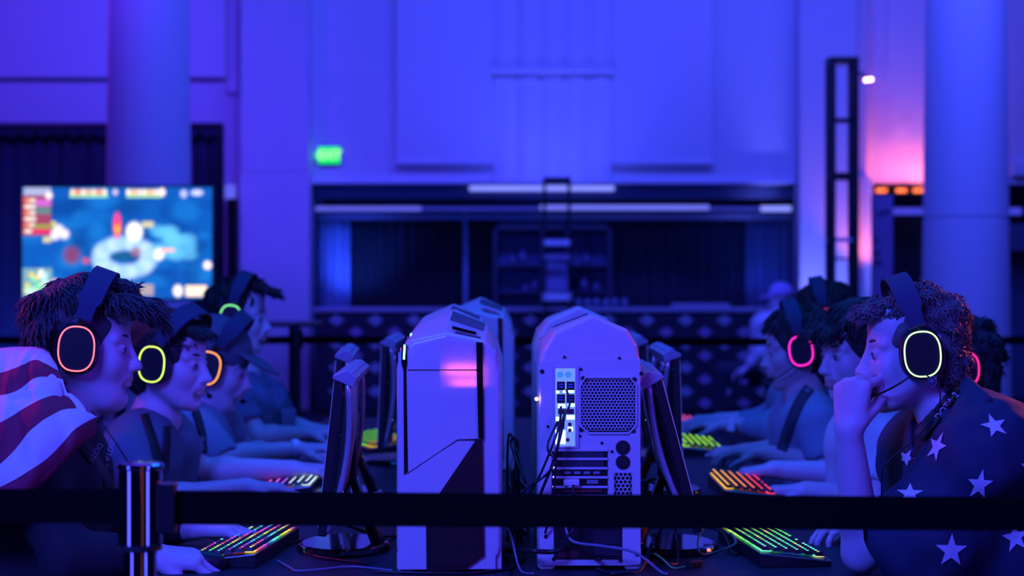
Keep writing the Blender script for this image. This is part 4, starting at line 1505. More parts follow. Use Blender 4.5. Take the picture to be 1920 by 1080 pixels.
def add_hand(g, w, d, n, side, curl=(.5, .7, .5), spread=.12, thumb=.5, sc=1.0, thumb_in=.35):
    """w wrist, d towards fingers, n back of the hand, side +1/-1: thumb along +-(d x n)"""
    d = Vector(d).normalized()
    n = Vector(n)
    n = (n - d * n.dot(d)).normalized()
    s = d.cross(n) * side
    w = Vector(w)
    k0 = []
    for i, (off, fw) in enumerate(((.030, .086), (.010, .092), (-.010, .088), (-.028, .078))):
        b = w + (d * fw + s * off + n * (.004 if i in (1, 2) else 0)) * sc
        k0.append(b)
        g.cone(w + s * off * .55 * sc + d * .012 * sc, b, .0165 * sc, .0128 * sc, .012)
    L = ((.043, .026, .021), (.048, .030, .022), (.045, .028, .022), (.036, .021, .019))
    for i in range(4):
        p = k0[i]
        a = (1.5 - i) * spread
        dd = (d * math.cos(a) + s * math.sin(a)).normalized()
        ang = 0
        for j in range(3):
            ang += curl[j] * (1 + .10 * i * (1 if curl[0] < 1 else .3))
            q = p + (dd * math.cos(ang) - n * math.sin(ang)) * L[i][j] * sc
            g.cone(p, q, (.0094 - .0009 * j) * sc, (.0088 - .0010 * j) * sc, .0035 if j == 0 else .0025)
            p = q
    t0 = w + (d * .022 + s * .024 - n * .006) * sc
    dirt = (d * .75 + s * thumb - n * thumb_in).normalized()
    t1 = t0 + dirt * .040 * sc
    dirt2 = (d * .95 + s * thumb * .25 - n * (thumb_in + .1)).normalized()
    t2 = t1 + dirt2 * .032 * sc
    t3 = t2 + (dirt2 - n * .15).normalized() * .024 * sc
    g.cone(t0, t1, .0155 * sc, .0118 * sc, .010)
    g.cone(t1, t2, .0112 * sc, .0100 * sc, .003)
    g.cone(t2, t3, .0100 * sc, .0080 * sc, .003)


SKIN = mat('skin', (.58, .48, .54), .48, noise=.05, nscale=25, bump=.03)
SKIN2 = mat('skin_tan', (.50, .38, .38), .5, noise=.05, nscale=25, bump=.03)
LIP = mat('lips', (.54, .34, .32), .42)
HAIR_BLACK = mat('black_hair', (.020, .017, .018), .5, bump=.5, nscale=120)
HAIR_BROWN = mat('brown_hair', (.045, .042, .050), .5, bump=.5, nscale=120)
HAIR_FAIR = mat('fair_hair', (.125, .105, .115), .5, bump=.5, nscale=140)
EYE_W = mat('eye_white', (.34, .33, .36), .25)
IRIS = mat('iris', (.03, .03, .04), .2)
BAND = mat('headband_fabric', (.035, .055, .10), .85, bump=.2, nscale=400)
TEE_GREY = mat('grey_tee', (.22, .29, .36), .85, noise=.08, nscale=14)
TEE_SLATE = mat('slate_tee', (.10, .15, .20), .85, noise=.1, nscale=14)
TEE_BLACK = mat('black_cotton', (.016, .016, .022), .9, noise=.2, nscale=14)
TEE_WHITE = mat('white_tee', (.55, .55, .6), .85, noise=.05, nscale=14)
DENIM = mat('dark_trousers', (.03, .03, .05), .9)


def hair_mesh(name, H, m, parent, style, seed=1, h=.004):
    q = H.sc
    lo, hi = H.c - .22 * q, H.c + .24 * q
    g = SDF(lo, hi, h)
    rs = random.Random(seed)
    th = style.get('thick', .012)
    E0, ER = (-.016, 0, .046), (.098 + th, .077 + th * .8, .088 + th)
    nape = style.get('nape', 0)
    g.ell(H(*E0), H.R, [x * q for x in ER], 0)
    g.ell(H(-.058, 0, -.020 - nape * .6), H.R, [x * q for x in (.046 + th * .4, .058 + th * .4, .062 + nape * .7)], .03)
    # hairline: carve the face and the sides below the temples
    g.ell(H(.125, 0, -.045 + style.get('line', 0)), H.R, [x * q for x in (.085, .16, .125)], .012, True)
    g.cone(H(.062, -.2, -.10), H(.062, .2, -.10), .075 * q, .075 * q, .01, True)
    for (a, b, ra, rb) in style.get('locks', ()):
        g.cone(H(*a), H(*b), ra * q, rb * q, .008)
    g.ripple(style.get('lump', .003) * q, style.get('lumpf', 110), seed)
    V, F = g.mesh()
    # strands that grow from the crown outwards over the surface
    n = len(V)
    N = style.get('strands', 1500)
    P = H.inv(V)
    fn = np.cross(P[F[:, 2]] - P[F[:, 0]], P[F[:, 3]] - P[F[:, 1]])
    nr = np.zeros_like(P)
    for k in range(4):
        np.add.at(nr, F[:, k], fn)
    nr /= np.linalg.norm(nr, axis=1)[:, None] + 1e-12
    if (nr * (P - np.array(E0))).sum() < 0:
        nr = -nr
    out = ((P - np.array((-.01, 0, .02))) * nr).sum(1) > 0.02
    ids = np.nonzero(out)[0]
    rg = np.random.RandomState(seed)
    ids = ids[rg.randint(0, len(ids), N)]
    crown = np.array(style.get('crown', (-.055, .01, .13)))
    p, nn = P[ids], nr[ids]
    d = p - crown
    d /= np.linalg.norm(d, axis=1)[:, None] + 1e-9
    d = d + np.array(style.get('comb', (.0, 0, -.25)))
    d += rg.normal(size=d.shape) * style.get('rand', .35)
    d -= nn * (d * nn).sum(1)[:, None]
    d /= np.linalg.norm(d, axis=1)[:, None] + 1e-9
    b = np.cross(nn, d)
    L = style.get('len', .035) * (.6 + .8 * rg.rand(N))
    K, ns = 6, 4
    curl, ph, fr = style.get('curl', .003), rg.rand(N) * 6.28, style.get('curlf', 9.0)
    lift = style.get('lift', .35)
    SV, rad = [], np.array([.9, 1.15, 1.1, .9, .6, .12]) * style.get('width', .0017)
    for k in range(K):
        t = k / (K - 1)
        c = p - nn * .002 + d * (L * t)[:, None] + nn * (lift * L * (t - .75 * t * t) + .0015)[:, None] + (b * np.sin(ph + fr * t)[:, None] + nn * np.cos(ph + fr * t)[:, None] * .7) * curl * t ** .5
        c[:, 2] -= style.get('sag', .25) * L * t * t
        for j in range(ns):
            a = 2 * PI * j / ns
            SV.append(c + (b * math.cos(a) * 1.7 + nn * math.sin(a) * .8) * rad[k])
    SV = np.stack(SV, 1)            # N, K*ns, 3
    # strands that would lie over the ear cups, the strap or the face are left out
    X, Y, Z = SV[..., 0], SV[..., 1], SV[..., 2]
    cup = ((X / .052) ** 2 + (Z / .062) ** 2 < 1.1) & (np.abs(Y) > .060)
    ln = style.get('line', 0)
    face = (X > .040) & (Z < .052 + ln + style.get('fringe', 0)) & (np.abs(Y) < .085) & (X < .16)
    front = (X > .02) & (Z < .0)
    tl = math.tan(math.radians(style.get('tilt', 14)))
    rr_ = np.sqrt(Y ** 2 + np.maximum(Z - .05, 0) ** 2)
    strap = (np.abs(X - tl * Z) < .026) & (rr_ > .094) & (Z > .03)
    ok = ~(cup | face | front | strap).any(1)
    SV = SV[ok]
    N = len(SV)
    W3 = H.c + (SV.reshape(-1, 3) * q) @ H.M.T
    base = n + np.arange(N)[:, None, None] * (K * ns)
    fl = np.array([[k * ns + j, k * ns + (j + 1) % ns, (k + 1) * ns + (j + 1) % ns, (k + 1) * ns + j] for k in range(K - 1) for j in range(ns)])
    SF = (base + fl[None]).reshape(-1, 4)
    return np_mesh(name, np.concatenate([V, W3]), np.concatenate([F, SF]), m, parent)


def face_parts(H, parent, brow_m, gaze=0.0):
    q = H.sc
    for s in (-1, 1):
        b = MB()
        pts = [H(.0885, s * .010, .0245), H(.090, s * .022, .0290), H(.083, s * .036, .0300), H(.070, s * .048, .0240)]
        b.tube(cr(pts, 4), [.0022 * q] * 2 + [.0036 * q] * 8 + [.0022 * q] * 3, 6)
        b.build('eyebrow', brow_m, parent, smooth=True)
        e = MB()
        ey = H(.0795, s * .031, -.0005)
        prof = []
        for k in range(9):
            a = PI * k / 8
            prof.append((math.sin(a) * .0118, -math.cos(a) * .0118))
        e.lathe([(r * q, z * q) for r, z in prof], (0, 0, 0), 20)
        e.v = [Vector(ey) + v for v in e.v]
        eye = e.build('eye', EYE_W, parent, smooth=True)
        i = MB()
        fwd = H.M @ np.array((.97, -s * .12, -.14 + gaze))
        i.cyl(Vector(ey) + Vector(fwd) * .0108 * q, Vector(ey) + Vector(fwd) * .0122 * q, .0070 * q, .0052 * q, 18)
        i.build('iris', IRIS, eye)
        l = MB()
        pts = [H(.0865, s * .0205, -.0008), H(.0915, s * .028, .0042), H(.0885, s * .037, .0040), H(.080, s * .043, .0005)]
        l.tube(cr(pts, 4), .0020 * q, 5)
        l.build('eyelashes', HAIR_BLACK, parent, smooth=True)


def headset(label, H, side, ring_col, strength=6.0, mic=True, lift=0.0, tilt=14):
    """side: +1 = the cup with the microphone is on local +y"""
    t = thing('headset', label, 'headset', Vector(H(0, 0, .0)) , 'headsets of the players')
    q = H.sc
    tl = math.radians(tilt)
    def sup(a, rx, rz, p=2.5):
        c, s = math.cos(a), math.sin(a)
        return (rx * math.copysign(abs(c) ** (2 / p), c), rz * math.copysign(abs(s) ** (2 / p), s))
    for s in (-1, 1):
        b = MB()
        rings = []
        for (y, k) in ((.070, .98), (.084, 1.02), (.087, 1.0), (.1015, .96), (.1045, .90), (.1045, .80)):
            rings.append([H(sup(2 * PI * j / 40, .0435 * k, .0520 * k)[0], s * y, sup(2 * PI * j / 40, .0435 * k, .0520 * k)[1]) for j in range(40)])
        b.loft(rings)
        cup = b.build('ear_cup', M_BLACK, t, smooth=False, bevel=.0012)
        r = MB()
        r.tube([H(sup(2 * PI * j / 56, .0362, .0455)[0], s * .1052, sup(2 * PI * j / 56, .0362, .0455)[1]) for j in range(56)], .00155 * q, 8, closed=True)
        r.build('light_ring', glow('ring_%s' % '_'.join('%.2f' % c for c in ring_col), ring_col, strength), cup, smooth=True)['label'] = 'glowing ring'
        y = MB()
        y.tube(cr([H(.000, s * .098, .046), H(.008, s * .101, .066), H(.016, s * .097, .088)], 5), .0055 * q, 8)
        y.build('yoke', M_BLACK, t, smooth=True)
    b = MB()
    arc, band = [], []
    for k in range(33):
        a = PI * k / 32
        r1 = .100 * math.sin(a) ** .78 + lift * .8
        yy = .101 * math.cos(a)
        xx, zz = math.sin(tl) * (r1 + .03), .05 + math.cos(tl) * r1
        arc.append([H(xx - .006, yy, zz), H(xx + .006, yy, zz), H(xx + .006, yy * .975, zz - .004), H(xx - .006, yy * .975, zz - .004)])
        r2 = .107 * math.sin(a) ** .75 + lift * .8
        y2 = .106 * math.cos(a)
        x2, z2 = math.sin(tl) * (r2 + .03), .055 + math.cos(tl) * r2
        wd = .0235 if 2 < k < 30 else .017
        cx_, cz_ = math.cos(tl) * wd, math.sin(tl) * wd
        band.append([H(x2 - cx_, y2 * 1.012, z2 + .003 + cz_), H(x2 + cx_, y2 * 1.012, z2 + .003 - cz_), H(x2 + cx_, y2 * .985, z2 - .001 - cz_), H(x2 - cx_, y2 * .985, z2 - .001 + cz_)])
    MB().loft(arc).build('headband', M_BLACK, t, smooth=False)
    MB().loft(band).build('fabric_strap', BAND, t, smooth=False)['label'] = 'wide dark fabric strap over the hair'
    if mic:
        m = MB()
        pts = cr([H(.020, side * .098, -.040), H(.055, side * .093, -.060), H(.083, side * .066, -.076), H(.098, side * .045, -.080)], 6)
        m.tube(pts, .0022 * q, 7)
        bm_ = m.build('boom', M_BLACK, t, smooth=True)
        c = MB()
        c.tube([H(.094, side * .050, -.080), H(.098, side * .045, -.080), H(.108, side * .030, -.080), H(.112, side * .025, -.080)], [.003 * q, .0065 * q, .0065 * q, .003 * q], 12)
        c.build('microphone', M_RUBBER, bm_, smooth=True)
    return t


def person(S):
    """S: spec with W() points. Builds body (one continuous skin mesh), clothing, hair and face parts"""
    H = S['H']
    base = Vector((S['pelvis'][0], S['pelvis'][1], 0))
    t = thing('person', S['label'], 'person', base, S.get('group'))
    h = S.get('h', .006)
    nb = Vector(S['neck'])
    shn, shf = Vector(S['sh_near']), Vector(S['sh_far'])
    pel = Vector(S['pelvis'])
    lat = (shf - shn)
    lat.z = 0
    lat.normalize()
    mid = (shn + shf) / 2
    arms = S['arms']
    pts = [H.c + .17 * H.sc, H.c - .17 * H.sc, np.array(nb), np.array(shn), np.array(shf), np.array(mid) - np.array((0, 0, .25))]
    for a in arms:
        pts += [np.array(a['elbow']), np.array(a['wrist']), np.array(Vector(a['wrist']) + Vector(a['d']).normalized() * .20)]
    lo, hi = np.min(pts, 0) - .11, np.max(pts, 0) + .11
    g = SDF(lo, hi, h)
    add_head(g, H, S.get('chub', 0), S.get('jaw', 1), S.get('nose', 1))
    nk = .049 + .008 * S.get('chub', 0)
    g.cone(H(-.030, 0, -.050), nb, nk, nk + .006, .035)
    g.cone(nb, shn, .055, .050, .04)
    g.cone(nb, shf, .055, .050, .04)
    low = mid - Vector((0, 0, .22)) + (pel - mid) * .15
    for s in (-1, 1):
        g.cone(mid + lat * .075 * s - Vector((0, 0, .05)), low + lat * .065 * s, .095, .09, .05)
    for a in arms:
        sh, e, w = Vector(a['sh']), Vector(a['elbow']), Vector(a['wrist'])
        g.cone(sh, e, .050, .040, .02)
        mf = e + (w - e) * .3
        g.cone(e, mf, .039, .041, .02)
        g.cone(mf, w, .041, .0265, .02)
        g.ell(w, np.array([Vector(a['d']).normalized()[:], Vector(a['n']).normalized()[:], Vector(a['d']).normalized().cross(Vector(a['n']).normalized())[:]]), (.03, .022, .029), .012)
        add_hand(g, a['wrist'], a['d'], a['n'], a['side'], a.get('curl', (.35, .5, .35)), a.get('spread', .12), a.get('thumb', .5), a.get('sc', 1.0), a.get('thumb_in', .35))
    reg = head_region(H)
    body = g.build('body', [S.get('skin', SKIN), LIP], t, 1, reg)
    face_parts(H, t, S.get('brow_m', S['hair_m']))
    if S.get('hair'):
        hair_mesh('hair', H, S['hair_m'], t, S['hair'], S.get('seed', 1), S.get('hair_h', .004))
    # clothing: shirt with sleeves
    lo2 = np.minimum(lo, np.array(pel) - .22)
    hi2 = np.maximum(hi, np.array(pel) + .22)
    hc = S.get('hc', .009)
    g = SDF(lo2, hi2, hc)
    g.cone(nb + (shn - nb) * .2 - Vector((0, 0, .012)), shn, .064, .064 * S.get('sl', 1), .04)
    g.cone(nb + (shf - nb) * .2 - Vector((0, 0, .012)), shf, .064, .064, .04)
    for s in (-1, 1):
        g.cone(mid + lat * .085 * s - Vector((0, 0, .04)), low + lat * .085 * s, S.get('chest', .115), S.get('chest', .115), .06)
        g.cone(low + lat * .085 * s, pel + lat * .08 * s, S.get('chest', .115), .125, .06)
    for a in arms:
        sh, e, w = Vector(a['sh']), Vector(a['elbow']), Vector(a['wrist'])
        f = a.get('sleeve', .62)
        if f <= 1:
            g.cone(sh, sh + (e - sh) * f, .068 * a.get('sl', 1), .060 * a.get('sl', 1), .03)
        else:
            g.cone(sh, e, .068, .056, .03)
            g.cone(e, e + (w - e) * (f - 1), .056, .042, .025)
    g.cone(Vector(H(-.025, 0, -.06)), nb + (nb - Vector(H(-.03, 0, -.05))).normalized() * .012, nk + .008, nk + .016, .008, True)
    for a in arms:     # flat sleeve ends
        sh, e, w = Vector(a['sh']), Vector(a['elbow']), Vector(a['wrist'])
        f = a.get('sleeve', .62)
        if f <= 1:
            p = sh + (e - sh) * f
            dd = (e - sh).normalized()
            g.cone(p + dd * .075, p + dd * .20, .075, .075, .004, True)
    g.ripple(S.get('wrinkle', .004), 38, S.get('seed', 1))
    shirt = g.build('shirt', S['shirt_m'], t, 1)
    shirt['label'] = S.get('shirt_label', 'shirt')
    # trousers and shoes, coarse: knees forward, feet on the floor
    fw = Vector(S['fw'])
    lo3 = np.array(base) + np.array((-.75, -.55, -.02))
    hi3 = np.array(base) + np.array((.75, .55, max(.75, pel.z + .2)))
    g = SDF(lo3, hi3, .015)
    sh_ = SDF(lo3, hi3, .010)
    for s in (-1, 1):
        hp = pel + lat * .09 * s
        kn = Vector((pel.x, pel.y, .50)) + fw * .40 + lat * .13 * s
        an = Vector((kn.x, kn.y, .10)) + fw * .05
        g.cone(hp, kn, .095, .068, .04)
        g.cone(kn, an, .066, .048, .03)
        sh_.cone(an + Vector((0, 0, -.055)) - fw * .03, an + Vector((0, 0, -.062)) + fw * .15, .042, .036, .01)
    g.cone(pel + lat * .09, pel - lat * .09, .11, .11, .04)
    g.build('trousers', DENIM, t, 1)
    sh_.plane((0, 0, .003), (0, 0, -1), .002)
    sh_.build('shoes', M_BLACK, t)
    return t


def Hd(px, py, y, yaw, pitch=0, roll=0, sc=1.0, near=-1):
    """head frame from the pixel and depth of the ring on the camera-side cup; near = local y sign of that cup"""
    f = Frame((0, 0, 0), yaw, pitch, roll, sc)
    r = np.array(W(px, py, y))
    return Frame(r - f.M @ np.array((0, near * .105 * sc, 0)), yaw, pitch, roll, sc)

# ================================================================ the players
FWD_L, FWD_R = (1, 0, 0), (-1, 0, 0)
V3 = Vector

# ---- nearest left player, striped cape
H_L1 = Hd(143, 654, 4.31, 4, 4, 0, 1.06, -1)
P_L1 = person(dict(
    label='person in a dark jacket and striped cape, wearing a pink-ringed headset at far left', H=H_L1, chub=.45, h=.0040, seed=3,
    neck=W(118, 775, 4.42), sh_near=W(62, 872, 4.24), sh_far=W(120, 850, 4.60), pelvis=V3((-1.16, 4.42, .55)), fw=FWD_L,
    hair_m=HAIR_BROWN, hair_h=.0032, hair=dict(thick=.012, nape=.035, len=.042, strands=5200, rand=.34, lift=.16, fringe=-.012, tilt=16, curl=.004, curlf=7, width=.0018, line=.012, crown=(-.05, .02, .14), comb=(.25, 0, -.35), lump=.004, lumpf=90,
        locks=[((.070, .019 * i - .055, .098), (.112 + .006 * (i % 3), .019 * i - .055, .090 - .005 * (i % 2)), .020, .017) for i in range(7)]
              + [((.112, .018 * i - .05, .090), (.142 + .006 * (i % 2), .018 * i - .046, .072 - .007 * (i % 3)), .016, .010) for i in range(6)]
              + [((.062, .0, .128), (.02, .01, .14), .02, .02)]),
    shirt_m=TEE_BLACK, shirt_label='dark jacket', wrinkle=.006, chest=.125,
    arms=[dict(sh=W(62, 880, 4.22), elbow=W(120, 1050, 4.15), wrist=W(283, 1042, 4.22), d=(1, .10, -.10), n=(-.1, -.25, 1), side=1, sleeve=1.88, curl=(.50, .62, .40), sc=1.08, thumb=.35),
          dict(sh=W(125, 860, 4.6), elbow=W(210, 990, 4.66), wrist=W(362, 992, 4.60), d=(1, -.12, -.02), n=(0, 0, 1), side=-1, sleeve=1.80, curl=(.28, .45, .3), sc=1.05)]))
headset('headset with a salmon-pink ring on the nearest left player', H_L1, 1, (1.0, .13, .16), 2.6, True, .006, 16)

# ---- second left player
H_L2 = Hd(284, 683, 5.40, -17, 5, 0, 1.05, -1)
P_L2 = person(dict(
    label='person in a dark grey tee with short dark hair and a yellow-green ringed headset', H=H_L2, h=.0042, seed=4,
    neck=W(292, 782, 5.54), sh_near=W(232, 846, 5.36), sh_far=W(322, 822, 5.74), pelvis=V3((-1.28, 5.5, .52)), fw=FWD_L,
    hair_m=HAIR_BLACK, hair=dict(thick=.010, nape=.012, len=.018, strands=5000, rand=.4, lift=.25, tilt=30, curl=.001, width=.0013, line=-.006, fringe=-.01, comb=(.4, 0, -.1), lump=.002,
        locks=[((.06, .018 * i - .05, .100), (.100, .018 * i - .05, .082 - .004 * (i % 2)), .015, .008) for i in range(6)]),
    shirt_m=TEE_SLATE, shirt_label='dark grey tee',
    arms=[dict(sh=W(232, 850, 5.34), elbow=W(285, 945, 5.27), wrist=W(462, 914, 5.42), d=(1, .15, -.05), n=(0, 0, 1), side=1, sleeve=.8, curl=(.35, .45, .3)),
          dict(sh=W(326, 826, 5.74), elbow=W(368, 884, 5.78), wrist=W(548, 880, 5.80), d=(1, -.05, -.02), n=(0, -.1, 1), side=-1, sleeve=.45, curl=(.35, .5, .35))]))
headset('headset with a yellow-green ring on the second left player', H_L2, 1, (.62, 1.0, .10), 2.4, True, .0, 30)

# ---- third left player in a cap
H_L3 = Hd(388, 690, 6.36, 0, 14, 0, 1.14, -1)
P_L3 = person(dict(
    label='person in a grey baseball cap bending towards the screens between two left players', H=H_L3, h=.0055, seed=5,
    neck=W(388, 765, 6.54), sh_near=W(362, 803, 6.36), sh_far=W(405, 796, 6.72), pelvis=V3((-1.22, 6.52, .52)), fw=FWD_L,
    hair_m=HAIR_BLACK, hair=dict(thick=.000, len=.015, strands=500, line=.0, nape=.012, lump=.001),
    shirt_m=TEE_GREY, shirt_label='grey tee', hc=.010,
    arms=[dict(sh=W(366, 808, 6.34), elbow=W(418, 862, 6.28), wrist=W(556, 842, 6.40), d=(1, .05, .02), n=(0, 0, 1), side=1, sleeve=.95),
          dict(sh=W(405, 800, 6.72), elbow=W(450, 850, 6.78), wrist=W(560, 852, 6.78), d=(1, 0, 0), n=(0, 0, 1), side=-1, sleeve=.8)]))
headset('headset with an orange ring on the player in the grey cap', H_L3, 1, (1.0, .35, .10), 2.2, True, .018, 24)
c = SDF(H_L3.c - .3, H_L3.c + .3, .005)
c.ell(H_L3(-.010, 0, .050), H_L3.R, (.128, .103, .112), 0)
c.plane(H_L3(0, 0, .026), H_L3.M @ np.array((-.12, 0, -1)), .004)
c.cone(H_L3(-.012, 0, .146), H_L3(-.012, 0, .150), .008, .006, .004)
b = SDF(H_L3.c - .3, H_L3.c + .3, .005)
b.ell(H_L3(.116, 0, .045), Frame((0, 0, 0), 0, 31).R, (.092, .100, .0105), 0)
b.plane(H_L3(.062, 0, .05), H_L3.R[0] * -1, .003)
V1, F1 = c.mesh()
cap = np_mesh('cap', V1, F1, mat('grey_cap', (.10, .115, .15), .9), P_L3)
cap['label'] = 'grey baseball cap'
V1, F1 = b.mesh()
np_mesh('cap_brim', V1, F1, mat('grey_cap', (.10, .115, .15), .9), cap)
o = MB().tube([W(555, 830, 6.37), W(557, 852, 6.37)], .002).v
tb = MB()
wv = (W(560, 842, 6.40) - W(418, 862, 6.28)).normalized()
c0 = W(552, 842, 6.397)
u1 = wv.orthogonal().normalized()
u2 = wv.cross(u1)
rings = [[c0 + wv * dx + (u1 * math.cos(2 * PI * j / 24) + u2 * math.sin(2 * PI * j / 24)) * .031 for j in range(24)] for dx in (-.011, .011)]
tb.loft(rings, cap=False)
tb.build('wristband', mat('paper_band', (.8, .8, .85), .6), P_L3, solid=.001)['label'] = 'white paper wristband'

# ---- fourth left player
H_L4 = Hd(432, 597, 7.20, -6, 3, 0, 1.05, -1)
M_PATT = mat('patterned_shirt', (.12, .16, .26), .85, noise=.95, nscale=16)
P_L4 = person(dict(
    label='person with dark swept hair and green-ringed headset, farthest of the left players', H=H_L4, h=.006, seed=6,
    neck=W(452, 705, 7.32), sh_near=W(438, 752, 7.14), sh_far=W(500, 742, 7.50), pelvis=V3((-1.16, 7.32, .52)), fw=FWD_L,
    hair_m=HAIR_BLACK, hair=dict(thick=.008, nape=.012, len=.035, strands=1800, rand=.2, lift=.12, curl=.001, width=.0018, line=.012, comb=(.6, 0, .0),
        locks=[((.06, .02 * i - .04, .115), (.108, .02 * i - .04, .098), .016, .010) for i in range(5)] + [((.108, .02 * i - .04, .098), (.124, .02 * i - .04, .080), .012, .005) for i in range(5)]),
    shirt_m=M_PATT, shirt_label='patterned blue shirt', hc=.010,
    arms=[dict(sh=W(446, 758, 7.12), elbow=W(482, 822, 7.06), wrist=W(575, 812, 7.2), d=(1, .05, 0), n=(0, 0, 1), side=1, sleeve=.5),
          dict(sh=W(505, 750, 7.5), elbow=W(545, 805, 7.56), wrist=W(590, 806, 7.56), d=(1, 0, 0), n=(0, 0, 1), side=-1, sleeve=.7)]))
headset('headset with a green ring on the farthest left player', H_L4, 1, (.25, 1.0, .30), 2.2, True, .0, 14)
bd = MB().cbox(W(541, 785, 7.28), (.05, .004, .075))
bd.build('name_badge', mat('badge_grey', (.25, .3, .4), .6), P_L4)['label'] = 'grey name badge'

# ---- nearest right player with the star cape
H_R1 = Hd(1730, 664, 4.10, 178, 4, 0, 1.02, 1)
P_R1 = person(dict(
    label='person with curly fair hair resting a fist on the mouth, star-patterned cape on the shoulders', H=H_R1, h=.0038, seed=8,
    neck=W(1782, 775, 4.22), sh_near=W(1828, 850, 4.03), sh_far=W(1722, 832, 4.42), pelvis=V3((1.06, 4.24, .55)), fw=FWD_R,
    hair_m=HAIR_FAIR, brow_m=HAIR_BROWN, hair_h=.0030, hair=dict(thick=.004, nape=.012, len=.024, strands=6500, rand=.7, lift=.18, tilt=13, fringe=-.004, curl=.004, curlf=9, width=.0016, line=.022, crown=(-.04, 0, .14), comb=(.15, 0, -.15), lump=.005, lumpf=120, sag=.15,
        locks=[((.07, .018 * i - .05, .090), (.100, .018 * i - .05, .086 - .004 * (i % 2)), .015, .012) for i in range(6)] + [((.096, .018 * i - .05, .086), (.110 + .003 * (i % 2), .018 * i - .05, .074 - .005 * (i % 3)), .011, .006) for i in range(6)]),
    shirt_m=TEE_BLACK, shirt_label='dark tee', wrinkle=.004, sl=.78, chest=.10,
    arms=[dict(sh=W(1825, 850, 4.03), elbow=W(1616, 1036, 4.19), wrist=W(1592, 806, 4.14), d=(.08, .04, 1), n=(-.66, -.75, .12), side=1, sleeve=.42, sl=.72, curl=(1.25, 1.35, .9), spread=.02, thumb=.25, thumb_in=.9, sc=1.08),
          dict(sh=W(1722, 836, 4.42), elbow=W(1690, 1000, 4.52), wrist=W(1650, 985, 4.62), d=(-1, .1, 0), n=(0, 0, 1), side=1, sleeve=.7)]))
headset('headset with a lime ring and boom microphone on the star-cape player', H_R1, 1, (.45, 1.0, .32), 2.6, True, .0, 13)

# ---- second right player, face turned to the camera
H_R2 = Hd(1650, 664, 5.40, 203, 7, 0, 1.04, 1)
P_R2 = person(dict(
    label='person with thick black hair, face turned our way behind the raised fist', H=H_R2, h=.0045, seed=9,
    neck=W(1640, 778, 5.54), sh_near=W(1668, 830, 5.36), sh_far=W(1600, 812, 5.74), pelvis=V3((1.2, 5.52, .52)), fw=FWD_R,
    hair_m=HAIR_BLACK, hair=dict(thick=.012, nape=.018, len=.035, strands=3600, rand=.25, lift=.14, fringe=-.02, curl=.002, width=.0018, line=-.002, comb=(.2, 0, -.3), lump=.003,
        locks=[((.07, .018 * i - .055, .090), (.108, .018 * i - .055, .066), .014, .011) for i in range(7)] + [((.106, .018 * i - .055, .068), (.112, .018 * i - .055, .040 - .004 * (i % 2)), .010, .003) for i in range(7)]),
    shirt_m=TEE_WHITE, shirt_label='pale tee',
    arms=[dict(sh=W(1665, 835, 5.36), elbow=W(1640, 940, 5.30), wrist=W(1512, 920, 5.58), d=(-1, .05, -.02), n=(0, 0, 1), side=-1, sleeve=.6, curl=(.25, .4, .3)),
          dict(sh=W(1600, 818, 5.74), elbow=W(1622, 893, 5.92), wrist=W(1452, 880, 5.95), d=(-1, 0, -.12), n=(-.1, 0, 1), side=1, sleeve=.5, curl=(.45, .55, .4))]))

# ---- third right player
H_R3 = Hd(1502, 658, 6.48, 178, 8, 0, 1.04, 1)
P_R3 = person(dict(
    label='person in a grey tee with a dark strap and a magenta-ringed headset', H=H_R3, h=.0055, seed=10, skin=SKIN2,
    neck=W(1512, 752, 6.58), sh_near=W(1530, 788, 6.40), sh_far=W(1492, 778, 6.76), pelvis=V3((1.12, 6.58, .52)), fw=FWD_R,
    hair_m=HAIR_BLACK, hair=dict(thick=.014, nape=.02, len=.035, strands=2000, rand=.25, lift=.12, tilt=4, curl=.001, width=.002, line=.0, comb=(.3, 0, -.2), lump=.003),
    shirt_m=TEE_GREY, shirt_label='grey tee', hc=.010,
    arms=[dict(sh=W(1530, 792, 6.38), elbow=W(1546, 872, 6.34), wrist=W(1425, 848, 6.5), d=(-1, .05, 0), n=(0, 0, 1), side=-1, sleeve=.72),
          dict(sh=W(1490, 785, 6.76), elbow=W(1480, 845, 6.84), wrist=W(1395, 846, 6.84), d=(-1, 0, 0), n=(0, 0, 1), side=1, sleeve=.6)]))
headset('headset with a magenta ring on the player in the grey tee at right', H_R3, 1, (1.0, .02, .62), 2.6, True, .0, 4)

# ---- fourth right player
H_R4 = Hd(1546, 603, 7.45, 176, 4, 0, 1.04, 1)
P_R4 = person(dict(
    label='person with black hair half hidden behind the magenta-ringed player', H=H_R4, h=.0065, seed=11,
    neck=W(1535, 700, 7.56), sh_near=W(1510, 745, 7.40), sh_far=W(1490, 735, 7.74), pelvis=V3((1.16, 7.56, .52)), fw=FWD_R,
    hair_m=HAIR_BLACK, hair=dict(thick=.014, nape=.02, len=.04, strands=900, rand=.3, lift=.3, width=.0022, line=.0),
    shirt_m=TEE_GREY, shirt_label='grey long-sleeved top', hc=.011,
    arms=[dict(sh=W(1505, 750, 7.40), elbow=W(1450, 805, 7.38), wrist=W(1355, 796, 7.5), d=(-1, .05, 0), n=(0, 0, 1), side=-1, sleeve=1.45),
          dict(sh=W(1488, 740, 7.74), elbow=W(1440, 790, 7.8), wrist=W(1350, 786, 7.8), d=(-1, 0, 0), n=(0, 0, 1), side=1, sleeve=1.5)]))
headset('headset with a half-seen pink ring on the farthest right player', H_R4, 1, (1.0, .04, .30), 2.2, True, .0, 6)
tb = MB().cbox(W(1370, 795, 7.36), (.026, .012, .05))
tb.build('wristband', mat('paper_band', (.8, .8, .85), .6), P_R4)['label'] = 'white wristband'

